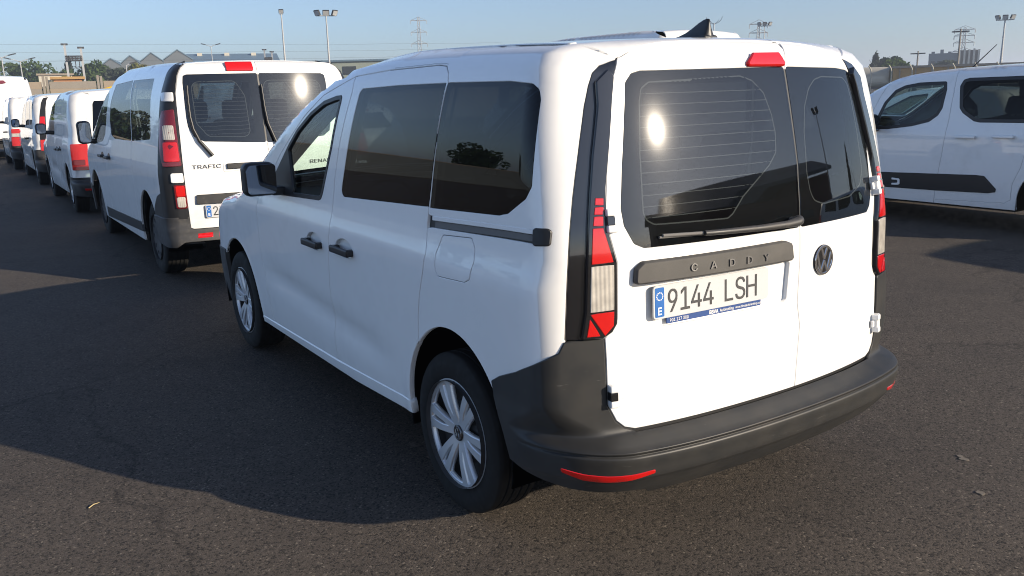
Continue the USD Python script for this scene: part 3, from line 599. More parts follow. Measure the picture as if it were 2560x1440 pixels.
    quarter = Polygon([(-.618, 1.696)]+[(u, z) for u, z in top_side if u > -2.35]+[(top_side[-1][0], .9)]+[(-4.371, .70), (-3.5, .7), (-3.5, .2), (-1.0, .2), (-.60, .2), (-.60, .5)]).buffer(0)
    full = Polygon([(-.618, 1.697)]+top_side+[(-4.371, .66), (-4.371, .30), (-.62, .30), (-.612, 1.69)]).buffer(0)
    bump_edge = Polygon([(-.50, .2), (-1.60, .2), (-1.30, .45), (-.943, .60), (-1.021, .627), (-.902, .698), (-.817, .765), (-.781, .793), (-.771, .835), (-.5, .835)])
    rail = Polygon([(-1.500, 1.158), (-1.466, 1.154), (-.840, 1.179), (-.808, 1.182), (-.804, 1.176), (-.806, 1.137), (-.839, 1.133), (-1.456, 1.107), (-1.500, 1.10)])
    flap = rnd(Polygon([(-1.371, 1.092), (-1.165, 1.106), (-1.140, 1.075), (-1.132, 1.03), (-1.148, .965), (-1.185, .948), (-1.375, .938), (-1.398, .96), (-1.402, 1.02)]), .018)
    fender_cut = Polygon([(-3.62, .26), (-3.62, .40), (-3.7, .5), (-4.30, .62), (-4.6, .66), (-4.6, .2)])
    shell = full.difference(fdoor.buffer(g)).difference(sdoor.buffer(g)).difference(pillar.buffer(.003)).difference(bump_edge).difference(arch).difference(archf).difference(w3.buffer(.003)).difference(rail).difference(flap.buffer(g)).difference(sbox(-3.485, .2, -1.5, .3555)).difference(sbox(-3.9, .2, -3.4, .2985)).difference(Polygon(Bs[:1]+Ap+[(-3.49, .2), (-2.2, .2)]).buffer(.001)).difference(sbox(-4.4, .2, -4.30, .60)).difference(doorL.buffer(.003))
    shell = unary_union([q for q in getattr(shell, 'geoms', [shell]) if q.area > 2e-3])
    sill = Polygon([(-3.70, .262), (-3.70, .296), (-2.50, .314), (-1.665, .350), (-1.60, .35), (-1.60, .300), (-2.30, .264)]).difference(arch).difference(archf)
    black_sail = Polygon([(-3.06, 1.36), (-3.20, 1.25), (-3.38, 1.11), (-3.39, 1.088), (-3.02, 1.094), (-2.98, 1.12)])
    cups = unary_union([affinity.scale(Point(cu, cz+.004).buffer(1, quad_segs=12), .100, .046) for cu, cz in ((-2.650, .898), (-2.270, .914))])
    for s in (-1, 1):
        mm = (lambda q: q) if s < 0 else mirp
        put('side_panel', prism(b.belt, mm(shell), 0, .018, .002, .045), white, V)
        fd = put('front_door', prism(b.belt, mm(fdoor.buffer(-g).difference(w1.buffer(.001)).difference(cups)), 0, .018, .002, .045), white, V)
        put('window_frame', prism(b.belt, mm(w1.difference(w1.buffer(-.018)).union(black_sail.intersection(w1))), .002, .02, .002, .06), black, fd)
        put('window', prism(b.belt, mm(w1.buffer(-.017).difference(black_sail)), -.008, .003, .001, .06), clear, fd)
        sd = put('sliding_door', prism(b.belt, mm(sdoor.buffer(-g).difference(w2.buffer(.003)).difference(LineString(Bs[:5]).buffer(.001)).difference(cups)), 0, .022, .002, .045), white, V)
        put('window', prism(b.belt, mm(w2), -.001, .004, .0012, .06), privacy, sd)
        put('quarter_window', prism(b.belt, mm(w3), -.001, .004, .0012, .06), privacy, V)
        put('window_seal', prism(b.belt, mm(w2.buffer(.004).difference(w2.buffer(-.001))), -.004, .002, 0, .2), black, sd)
        put('sill', prism(b.belt, mm(sill), .004, .03, .006, .05), white, V)
        fp = put('fuel_flap' if s < 0 else 'side_cover', prism(b.belt, mm(flap.buffer(-g)), 0, .012, .002, .045), white, V)
        rl = put('door_rail', prism(b.belt, mm(rail), -.012, .004, 0, .06), black, V)
        put('rail_strip', prism(b.belt, mm(Polygon([(-1.455, 1.1515), (-.846, 1.1775), (-.846, 1.1655), (-1.455, 1.1375)])), .001, .012, .002, .06), white, rl)
        put('rail_strip', prism(b.belt, mm(Polygon([(-1.44, 1.133), (-.843, 1.160), (-.843, 1.142), (-1.44, 1.112)])), -.004, .010, .002, .06), lining, rl)
        put('rail_end', prism(b.belt, mm(rnd(Polygon([(-.845, 1.181), (-.810, 1.182), (-.803, 1.176), (-.805, 1.136), (-.845, 1.132)]), .006)), .006, .02, .004, .03), black, rl)
        for d, cu, cz, n in ((fd, -2.650, .898, 0), (sd, -2.270, .914, 1)):
            if s > 0: cu = -cu
            cup = affinity.scale(Point(cu, cz+.004).buffer(1, quad_segs=12), .100, .046)
            put('handle_cup', prism(b.belt, cup.buffer(.004), -.020, .001, 0, .03, .01), white, d)
            p, ex, ey = frame_at(b.belt, cu, cz, 0); en = np.cross(ex, ey); R = np.stack([ex, en, ey], 1)
            put('door_handle', cat([xf(rbox(-.105, .105, .016, .034, -.022, .012, .008, 1), R, p), xf(rbox(-.105, -.072, -.012, .03, -.020, .010, .006, 1), R, p), xf(rbox(.072, .105, -.012, .03, -.020, .010, .006, 1), R, p)]), black, d)
        put('door_seal', prism(b.belt, mm(sl.difference(w1).difference(w2).difference(w3).difference(arch).difference(archf).difference(rail)), -.003, .001, 0, .1, .03), black, V)
        put('flap_gap', prism(b.belt, mm(flap.buffer(.006).difference(flap.buffer(-.008))), -.003, .001, 0, .1, .03), black, V)
        # mirror
        mx = -1.026*1; y0 = 2.60
        h = rbox(-1.112, -.938, y0-.005, y0+.10, 1.095, 1.272, .04, 2)
        arm = rbox(-.965, -.875, y0+.03, y0+.13, 1.090, 1.135, .015, 1)
        gl = rnd(Polygon([(-1.100, 1.112), (-1.103, 1.23), (-1.085, 1.258), (-.955, 1.262), (-.948, 1.25), (-.950, 1.108)]), .018)
        if s > 0:
            fx = np.diag([-1, 1, 1.0])
            h, arm = (xf(q, fx) for q in (h, arm)); gl = mirp(gl)
        mr = put('wing_mirror', cat([h, arm]), black, V)
        put('mirror_glass', prism(flat((0, y0-.006, 0), (1, 0, 0), (0, 0, 1)), gl, 0, .003, .001, .05), mirror, mr)
    # roof with windscreen pillars, bonnet
    R3 = np.vstack([Pr[:, :2], Pe[:, :2]]); L = [tuple(q) for q in R3]; Rr = [(-x, y) for x, y in L[::-1]]
    k = [i for i, q in enumerate(L) if q[1] <= 3.44]; Lr = [L[i] for i in k]
    ws = rnd(Polygon([(-.57, 2.12), (-.62, 2.6), (-.665, 3.1), (-.695, 3.40), (.695, 3.40), (.665, 3.1), (.62, 2.6), (.57, 2.12)]), .04)
    roofp = Polygon(Lr+[(-x, y) for x, y in Lr[::-1]]).buffer(0)
    ribs = unary_union([rnd(sbox(x-.05, .75, x+.05, 1.75), .04) for x in (-.36, -.12, .12, .36)])
    rf = put('roof', prism(b.top, roofp.difference(ws.buffer(.002)), -.0005, .015, .0, .05), white, V)
    for s in (-1, 1):
        dit = LineString([(s*.655, .42), (s*.655, .55), (s*.650, 1.2), (s*.645, 1.95)]).buffer(.012, cap_style=2)
        put('roof_gutter', prism(b.top, dit, .0025, .004, .0015, .08), white2, rf)
    put('windscreen', prism(b.top, ws, -.002, .004, .001, .06), clear, V)
    wf = put('windscreen_border', prism(b.top, ws.buffer(-.002).difference(ws.buffer(-.05)), -.008, .001, 0, .1), frit, V)
    Lb = [q for q in L if q[1] >= 3.50]; nose = [tuple(q) for q in Pf[:, :2]]
    bon = Polygon([(-.75, 3.52)]+[(x+.008, y) for x, y in Lb if y > 3.53]+[(x+.006, y-.004) for x, y in nose]+[(-x-.006, y-.004) for x, y in nose[::-1]]+[(-x-.008, y) for x, y in Lb[::-1] if y > 3.53]+[(.75, 3.52)]).buffer(0)
    put('bonnet', prism(b.top, bon, 0, .02, .003, .06), white, V)
    cowl = Polygon([(-.765, 3.405), (-.79, 3.515), (.79, 3.515), (.765, 3.405)])
    put('cowl', prism(b.top, cowl, -.006, .01, 0, .06), black, V)
    # front end
    fq = [(u, z) for u, z in [(float(-(b.xc+b.rnom*np.pi/2)), 0)]]
    fu = lambda p: np.stack([np.where(p[:, 1] < b.yn, p[:, 0], 0), p[:, 2]], 1)
    c2 = Pf.copy(); c2[:, 1] = b.yc-(c2[:, 1]-b.yn); pq = b.param(c2)
    up = [tuple(q) for q in pq]; F0 = float(-(b.xc+b.rnom*np.pi/2))
    face = Polygon(up+[(-u, z) for u, z in up[::-1]]+[(-F0, .62), (F0, .62)]).buffer(0)
    hl = rnd(Polygon([(-.90, .86), (-.55, .80), (-.50, .72), (-.62, .70), (-.90, .76)]), .02)
    fac = put('front_panel', prism(b.front, face.difference(hl.buffer(.003)).difference(mirp(hl).buffer(.003)), 0, .02, .0, .06, flip=True), white, V)
    for s in (-1, 1): put('headlamp', prism(b.front, hl if s < 0 else mirp(hl), 0, .03, .003, .06, flip=True), headl, V)
    fb = Polygon([(F0, .615), (-F0, .615), (-F0, .26), (F0, .26)])
    put('front_bumper', prism(b.front, fb, .006, .03, .0, .06, flip=True), greyp, V)
    for s in (-1, 1):
        sp = fender_cut.intersection(sbox(-4.371, .24, -4.2, .66)).difference(archf.buffer(.001)).intersection(sbox(-4.371, .26, -4.29, .612))
        put('bumper_end', prism(b.belt, sp if s < 0 else mirp(sp), .006, .02, 0, .05), greyp, V)
    gr = rnd(sbox(-.45, .68, .45, .78), .02); put('grille', prism(b.front, gr, .004, .01, .002, .06, flip=True), black, V)
    # rear bumper
    B = caddy_b
    bp = Polygon([(-1.62, .288), (-1.30, .45), (-1.021, .627), (-.902, .698), (-.817, .765), (-.781, .793), (-.771, .826), (-.687, .826), (-.684, .760), (-.680, .605), (-.658, .546), (-.634, .519), (-.60, .5055), (.60, .5055), (.634, .519), (.658, .546), (.680, .605), (.684, .760), (.687, .826), (.771, .826), (.781, .793), (.817, .765), (.902, .698), (1.021, .627), (1.30, .45), (1.62, .288)])
    bp = Polygon([(-.905, .288), (-.60, .268), (.60, .268), (.905, .288)]+[(1.021, .627), (.902, .698), (.817, .765), (.781, .793), (.771, .826), (.687, .826), (.684, .760), (.680, .605), (.658, .546), (.634, .519), (.60, .5055), (-.60, .5055), (-.634, .519), (-.658, .546), (-.680, .605), (-.684, .760), (-.687, .826), (-.771, .826), (-.781, .793), (-.817, .765), (-.902, .698), (-1.021, .627)]).union(Polygon([(-.905, .288), (-1.02, .627), (-.99, .62)])).buffer(0)
    bp = bp.union(sbox(-1.0, .288, -.687, .60)).union(sbox(.687, .288, 1.0, .60)).union(sbox(-1.0, .288, -.60, .505)).union(sbox(.60, .288, 1.0, .505)).intersection(Polygon([(-2, .2), (2, .2), (2, .9), (-2, .9)])).difference(arch.buffer(.004)).difference(mirp(arch).buffer(.004))
    low = [(-1.02, .40), (-.905, .370), (-.83, .347), (-.76, .328), (-.70, .322), (-.63, .320), (-.585, .312), (-.57, .290), (0, .284)]
    bp = bp.intersection(Polygon(low+mir(low)[::-1]+[(1.02, 1), (-1.02, 1)]))
    bp = max(getattr(bp, 'geoms', [bp]), key=lambda q: q.area)
    ref = rnd(Polygon([(-.780, .414), (-.730, .4015), (-.682, .398), (-.633, .400), (-.582, .406), (-.582, .395), (-.633, .381), (-.682, .374), (-.730, .380), (-.775, .400)]), .003)
    bm = put('rear_bumper', prism(B.belt, bp, 0, .03, .003, .008, .012), scuffed, V)
    for s in (-1, 1):
        put('reflector', prism(B.belt, ref if s < 0 else mirp(ref), .002, .01, .0015, .02, .01), red, bm)
    # wheels, arches, underside
    for s in (-1, 1):
        for y, z in ((RW, WR), (FW, WR)):
            wheel(V, (s*.800, y, z), WR, .205, .214, s, 'double', silver, True)
            put('arch_liner', arch_liner(s*.90, s*.62, y-.012 if y > 2 else y-.02, WR+.02, .385), dark, V)
    put('underbody', cat([bx(-.80, .80, 1.30, 3.18, .20, .36), bx(-.60, .60, .30, 4.25, .30, .40), bx(-.80, .80, .22, .40, .36, .44)]), dark, V)
    # inside
    lin = full.difference(w1.buffer(-.005)).difference(w2.buffer(-.005)).difference(w3.buffer(-.005)).difference(arch.buffer(.04)).difference(archf.buffer(.04))
    lin = lin.intersection(sbox(-3.75, .36, -.40, 1.72))
    tr = unary_union([doorL, doorR]).buffer(.01)
    rearlin = sbox(-.75, .52, .75, 1.70).difference(winL.buffer(-.004)).difference(winR.buffer(-.004))
    ms = []
    for q in (lin, mirp(lin), rearlin): ms.append(prism(b.belt, q, -.045, .001, 0, .10, .06, back=True))
    ms.append(prism(b.top, roofp.buffer(-.03).difference(ws.buffer(-.02)), -.045, .001, 0, .12, .08, back=True))
    put('inner_lining', cat(ms), lining, V)
    put('cabin_floor', bx(-.78, .78, .22, 3.3, .405, .425), dark, V)
    dash = prism(flat((.74, 0, 0), (0, 1, 0), (0, 0, 1)), rnd(Polygon([(2.62, .80), (2.68, .96), (2.9, 1.03), (3.35, 1.04), (3.45, .95), (3.45, .5), (2.9, .5)]), .03), 0, 1.48, .01, .3, .05, back=True)
    put('dashboard', dash, dark, V)
    put('steering_wheel', cat([torus((-.38, 2.52, .98), .185, .014, .45), tube((-.38, 2.52, .98), (-.38, 2.70, .90), .03, 8), tube((-.56, 2.52, .98), (-.20, 2.52, .98), .015, 6)]), black, V)
    for x in (-.38, .38): seat(x, 2.0, .45, .5, V)
    seat(0, 1.15, .45, 1.25, V, 3)
    # aerial
    ys = np.linspace(0, 1, 12)
    prof = [(.690, 1.0), (.62, .012), (.56, .034), (.51, .056), (.475, .068), (.462, .068), (.455, .058), (.452, .03), (.446, .0)]
    yy = np.array([.640, .61, .575, .54, .51, .485, .468, .459, .455, .452, .447]); hh = np.array([.002, .008, .019, .036, .053, .064, .069, .066, .050, .028, .004])
    zz = b.top(np.column_stack([0*yy, yy]), 0)[0][:, 2]
    Vv, Ff = [], []
    for i, (y, h, z) in enumerate(zip(yy, hh, zz)):
        wd = .030*(1-abs((y-.53)/.16)**3*.6)
        for t, a in zip((0, .35, .7, 1.0), (1, .62, .28, .10)):
            Vv += [(-wd*a, y, z-.002+h*t), (wd*a, y, z-.002+h*t)]
    V3 = np.array(Vv); al = trimesh.Trimesh(V3).convex_hull
    n = len(yy); 
    for i in range(n-1):
        for j in range(3):
            for sd_ in (0, 1):
                a0, a1, b0, b1 = i*8+j*2+sd_, i*8+(j+1)*2+sd_, (i+1)*8+j*2+sd_, (i+1)*8+(j+1)*2+sd_
                Ff += [(a0, b0, b1), (a0, b1, a1)] if sd_ else [(a0, b1, b0), (a0, a1, b1)]
        a, c = i*8+6, (i+1)*8+6; Ff += [(a, a+1, c+1), (a, c+1, c)]
    a = (n-1)*8; Ff += [(a, a+2, a+3), (a, a+3, a+1), (a+2, a+4, a+5), (a+2, a+5, a+3), (a+4, a+6, a+7), (a+4, a+7, a+5)]
    fin = trimesh.Trimesh(V3, np.array(Ff), process=True); fin.fix_normals()
    base = rbox(-.036, .036, .445, .60, float(zz.min())-.012, float(zz.min())+.010, .01, 2)
    put('roof_aerial', cat([sm(fin, 50), base]), black, V)
    return V
# ---------------------------------------------------------------- the other vans and cars
def build_van(name, label, cat_, loc, b, S, rotz=0, group=None):
    """A van from a body and a spec S of outlines; left outlines are given and mirrored for the right side."""
    V = thing(name, label, cat_, loc, rotz, group)
    paint = S.get('paint', white2); lo = S.get('low', .25); grid = S.get('grid', .09); pl = S.get('plastic', greyp)
    U = lambda y: float(b.u_of_y(np.array(y))); F0 = float(-(b.xc+b.rnom*np.pi/2)); U1 = U(b.yn)
    ra, fa, R, tw, track = S['ra'], S['fa'], S['R'], S['tw'], S['track']
    rt = S['rear_top']; Pr, _ = b.belt(np.array(rt, float), 0)
    Pe = edge_curve(b, S['edge'], 10); Pf = edge_curve(b, S['nose'], 8); Q = [tuple(q) for q in b.param(Pe)]
    pin, split = S['pin'], S.get('split')
    ar = S.get('arch', R*1.22)
    arch = affinity.translate(affinity.scale(Point(0, 0).buffer(1, quad_segs=16), ar, ar*1.06), U(ra), R)
    archf = affinity.translate(affinity.scale(Point(0, 0).buffer(1, quad_segs=16), ar, ar*1.06), U(fa), R)
    # rear
    tops = [(u, z-.004) for u, z in rt]; zb = pin[-1][1]
    def mirror_top(side): return [(u, z) for u, z in tops] if side < 0 else [(-u, z) for u, z in tops]
    door_all = Polygon([(u, z) for u, z in tops if u > pin[0][0]+.004][::1]+[] if 0 else ([(-u, z) for u, z in tops[::-1] if -u < -pin[0][0]-.004][::1]+[(u, z) for u, z in tops[1:] if u > pin[0][0]+.004]+pin+[(-u, z) for u, z in pin[::-1]])).buffer(0)
    wins = [rnd(Polygon(w), .012) if not hasattr(w, 'buffer') else w for w in S['rear_win']]
    if split:
        sl = LineString(split).buffer(.0025, cap_style=2); halves = sorted(door_all.difference(sl).geoms, key=lambda q: -q.area)[:2]
        halves.sort(key=lambda q: q.centroid.x)
    else: halves = [door_all]
    doors = []
    for h in halves:
        own = [w for w in wins if h.buffer(.03).contains(w.centroid)]
        cut = unary_union([w.buffer(.003) for w in own]) if own else Point(9, 9).buffer(.01)
        if split: cut = cut.union(LineString(split).buffer(.014).intersection(sbox(-2, min([w.bounds[1] for w in own] or [9])+.01, 2, max([w.bounds[3] for w in own] or [0])-.01)) if own else cut)
        d = put('rear_door', prism(b.belt, h.buffer(-.001).difference(cut), 0, .02, .002, grid), paint, V); doors.append(d)
        for w in own:
            gl = put('window', prism(b.belt, w, -.001, .004, .001, grid), S.get('rear_glass', privacy), d)
            put('window_border', prism(b.belt, w.buffer(-.002).difference(w.buffer(-S.get('frit', .05))), -.007, .001, 0, .12), frit, gl)
            if S.get('wires'):
                hh = S['wires'][0 if w.centroid.x < split[0][0] else 1]; hh = rnd(Polygon(hh), .06); x0, z0, x1, z1 = hh.bounds
                put('heater_wires', prism(b.belt, unary_union([hh.boundary.buffer(.0025)]+[LineString([(x0, z), (x1, z)]).buffer(.0012).intersection(hh) for z in np.arange(z0+.03, z1, .034)]), -.005, .0004, 0, .3, .03), wire, gl)
    sealq = [LineString(split).buffer(.010)] if split else []; ztop = min(z for _, z in rt)-.03
    sealq.append(LineString(pin+mir(pin)[::-1]).buffer(.010))
    put('door_seal', prism(b.belt, unary_union(sealq).difference(unary_union(wins) if wins else Point(9, 9).buffer(.1)).intersection(sbox(-2, 0, 2, ztop)), -.003, .001, 0, .15, .05), black, V)
    door_of = lambda u: doors[0] if len(doors) == 1 or u < split[0][0] else doors[1]
    pil = Polygon(S['pillar']) if S.get('pillar') else None
    for nm, q, m, off, up in S.get('rear_bits', []):
        put(nm, prism(b.belt, rnd(Polygon(q), .006), off, .02, .003, .06), m, door_of(np.mean([a for a, _ in q])) if up else V)
    if S.get('wiper'):
        for w in S['wiper']:
            pts = [b.belt(np.array([[u, z]]), .022)[0][0] for u, z in w]; put('wiper', path_tube(pts, np.linspace(.016, .009, len(pts)), 8), black, door_of(w[0][0]))
    if S.get('plate'):
        u, z, txt = S['plate']; plate_parts(door_of(u), b.belt, u, z, .52, .11, txt, off=.006)
    for txt, u, z, h, m, sx in S.get('text', []):
        p, ex, ey = frame_at(b.belt, u, z, .002); put('lettering', text_at(txt, h, p, ex, ey, .003, False, True, sx), m, door_of(u))
    # sides
    full = Polygon([(pin[0][0]-.004, rt[-1][1]-.01)]+Q+[(U1, S.get('fend', .66)), (U1, lo), (-.62, lo), (pin[-1][0], zb)]+[(u-.004, z) for u, z in pin[::-1]]).buffer(0)
    cut = [arch, archf, door_all.buffer(.003)]
    if pil is not None: cut.append(pil.buffer(.002))
    if S.get('bumper_edge'): cut.append(Polygon(S['bumper_edge']))
    sw = [(rnd(Polygon(w), .02), m) for w, m in S['side_win']]
    side = full.difference(unary_union(cut+[w.buffer(.003) for w, _ in sw]))
    sm_ = unary_union([LineString(q).buffer(.0028, cap_style=2) for q in S['seams']])
    pieces = [q for q in side.difference(sm_).geoms if q.area > 3e-3] if S['seams'] else [side]
    sback = unary_union([LineString(q).buffer(.010) for q in S['seams']]).intersection(side.buffer(.004))
    for s in (-1, 1):
        mm = (lambda q: q) if s < 0 else mirp
        own = {}
        put('door_seal', prism(b.belt, mm(sback), -.003, .001, 0, .15, .05), black, V)
        for q in pieces:
            nm = 'side_panel'
            for k, pt in S['named'].items():
                if q.convex_hull.contains(Point(pt)) and q.buffer(.25).contains(Point(pt)) and q.area < 3.0: nm = k; break
            path = put(nm, prism(b.belt, mm(q), 0, .018, .002, grid), paint, V); own[nm] = path
        for w, m in sw:
            par = V
            for k, pt in S['named'].items():
                if w.convex_hull.buffer(.45).contains(Point(pt)) and k in own and abs(w.centroid.x-pt[0]) < .55: par = own[k]
            gl = put('window' if par != V else 'side_window', prism(b.belt, mm(w), -.002, .004, .001, .1), m, par)
            put('window_rim', prism(b.belt, mm(w.buffer(.006).difference(w.buffer(-S.get('rim', .012)))), -.004 if S.get('rim', .012) < .02 else .001, .004, 0, .2), black, par)
        for nm, q, m, off in S.get('side_bits', []):
            put(nm, prism(b.belt, mm(rnd(Polygon(q), .003)), off, .02, .004, .1), m, V)
        for cu, cz in S.get('handles', []):
            p, ex, ey = frame_at(b.belt, cu*(-s), cz, 0); en = np.cross(ex, ey); Rm = np.stack([ex, en, ey], 1)
            hm = S.get('handle_mat', black)
            put('door_handle', cat([xf(rbox(-.11, .11, .022, .042, -.018, .014, .008, 1), Rm, p), xf(rbox(-.11, -.08, 0, .035, -.016, .012, .006, 1), Rm, p), xf(rbox(.08, .11, 0, .035, -.016, .012, .006, 1), Rm, p)]), hm, V)
            put('handle_cup', prism(b.belt, affinity.scale(Point(cu*(-s), cz+.012).buffer(1), .085, .034), .001, .001, 0, .05, .02), S.get('cup_mat', gloss), V)
        if S.get('mirror'):
            my, mz, x0, x1, hh = S['mirror']
            h = rbox(-x1, -x0, my, my+.12, mz-hh/2, mz+hh/2, .05, 2); arm = rbox(-x0-.03, -x0+.14, my+.03, my+.13, mz-hh/2, mz-hh/2+.06, .02, 1)
            g2 = rnd(sbox(-x1+.018, mz-hh/2+.02, -x0-.015, mz+hh/2-.02), .03)
            if s > 0: h, arm = (xf(q, np.diag([-1, 1, 1.0])) for q in (h, arm)); g2 = mirp(g2)
            mr = put('wing_mirror', cat([h, arm]), black, V); put('mirror_glass', prism(flat((0, my-.003, 0), (1, 0, 0), (0, 0, 1)), g2, 0, .003, .001, .1), mirror, mr)
        if pil is not None: put('corner_pillar', prism(b.belt, mm(pil), .002, .02, .004, .06), S.get('pillar_mat', black), V)
        for nm, q, m, off in S['lamps']:
            put(nm, prism(b.belt, mm(rnd(Polygon(q), .008)), off, .02, .004, .06), m, V)
        for y in (ra, fa):
            wheel(V, (s*track, y, R), R, tw, S['rimr'], s, S.get('cover', 'plain'), S.get('cover_mat', silver))
            put('arch_liner', arch_liner(s*(track+tw*.45), s*(track-.22), y, R+.02, ar*1.01, 14), dark, V)
        for q, m, off in S.get('front_lamps', []): put('headlamp', prism(b.front, mm(rnd(Polygon(q), .02)), off, .02, .004, .08, flip=True), m, V)
    # roof, screen, bonnet
    L = [tuple(q) for q in np.vstack([Pr[:, :2], Pe[:, :2]])]; yb = S['screen'][1]
    Lr = [q for q in L if q[1] <= yb+.03]
    ws = rnd(Polygon(S['screen_poly']+[(-x, y) for x, y in S['screen_poly'][::-1]]), .04)
    roofp = Polygon(Lr+[(-x, y) for x, y in Lr[::-1]]).buffer(0)
    put('roof', prism(b.top, roofp.difference(ws.buffer(.002)), -.0004, .015, 0, grid), paint, V)
    put('windscreen', prism(b.top, ws, -.002, .004, .001, .1), clear, V)
    Lb = [q for q in L if q[1] >= yb+.08]; nose = [tuple(q) for q in Pf[:, :2]]
    bon = Polygon([(-abs(Lb[0][0])+.02, yb+.10)]+[(x+.006, y) for x, y in Lb if y > yb+.11]+[(x+.006, y-.004) for x, y in nose]+[(-x-.006, y-.004) for x, y in nose[::-1]]+[(-x-.006, y) for x, y in Lb[::-1] if y > yb+.11]+[(abs(Lb[0][0])-.02, yb+.10)]).buffer(0)
    put('bonnet', prism(b.top, bon, 0, .02, .003, .09), paint, V)
    put('cowl', prism(b.top, sbox(-abs(Lb[0][0])+.02, yb+.002, abs(Lb[0][0])-.02, yb+.097), -.006, .01, 0, .1), black, V)
    c2 = Pf.copy(); c2[:, 1] = b.yc-(c2[:, 1]-b.yn); up = [tuple(q) for q in b.param(c2)]
    fz = S.get('fbz', .60)
    face = Polygon(up+[(-u, z) for u, z in up[::-1]]+[(-F0, fz+.005), (F0, fz+.005)]).buffer(0)
    put('front_panel', prism(b.front, face, 0, .02, 0, .1, flip=True), paint, V)
    put('front_bumper', prism(b.front, sbox(F0, lo, -F0, fz), .004, .02, 0, .1, flip=True), pl, V)
    put('grille', prism(b.front, rnd(sbox(-.42, fz+.06, .42, fz+.18), .03), .004, .01, .002, .1, flip=True), black, V)
    if S.get('bumper'):
        B, poly = S['bumper']; bp = Polygon(poly+[(-u, z) for u, z in poly[::-1]]).buffer(0).difference(arch.buffer(.003)).difference(mirp(arch).buffer(.003))
        bp = max(getattr(bp, 'geoms', [bp]), key=lambda q: q.area)
        bm = put('rear_bumper', prism(B.belt, bp, 0, .03, .003, .035, .03), pl, V)
        for q in S.get('reflectors', []):
            for s in (-1, 1): put('reflector', prism(B.belt, Polygon(q) if s < 0 else mirp(Polygon(q)), .002, .012, .002, .03, .015), red, bm)
    y1 = fa-R-.12; y0 = ra+R+.12
    put('underbody', cat([bx(-track, track, y0, y1, lo-.03, lo+.14), bx(-track+.2, track-.2, .35, b.yn+.1, lo+.02, lo+.18)]), dark, V)
    holes = unary_union([w.buffer(-.004) for w, _ in sw]+[arch.buffer(.03), archf.buffer(.03)])
    lin = full.difference(holes).intersection(sbox(U(yb+.1), lo+.1, -.4, 3))
    ms = [prism(b.belt, q, -.045, .001, 0, .15, .1, back=True) for q in (lin, mirp(lin), door_all.buffer(.05).difference(unary_union([w.buffer(-.004) for w in wins])) if wins else door_all.buffer(.05))]
    ms.append(prism(b.top, roofp.buffer(-.03).difference(ws.buffer(-.02)), -.045, .001, 0, .2, .1, back=True))
    put('inner_lining', cat(ms), lining, V)
    if S.get('cabin', True):
        put('cabin_floor', bx(-track+.03, track-.03, .25, yb, lo+.18, lo+.20), dark, V)
        sy, sz = S['seat']; hz = sz+.42
        put('dashboard', prism(flat((track, 0, 0), (0, 1, 0), (0, 0, 1)), rnd(Polygon([(sy+.62, hz-.15), (sy+.70, hz+.02), (sy+.95, hz+.08), (yb, hz+.10), (yb, hz-.4), (sy+.9, hz-.4)]), .03), 0, 2*track, .01, .3, .08, back=True), dark, V)
        put('steering_wheel', cat([torus((-.38, sy+.54, hz+.08), .19, .015, .5), tube((-.38, sy+.54, hz+.08), (-.38, sy+.72, hz), .03, 8)]), black, V)
        for x in (-.38, .38): seat(x, sy, sz, .5, V)
        if S.get('bench'): seat(0, S['bench'], sz, 1.2, V, 3)
    return V

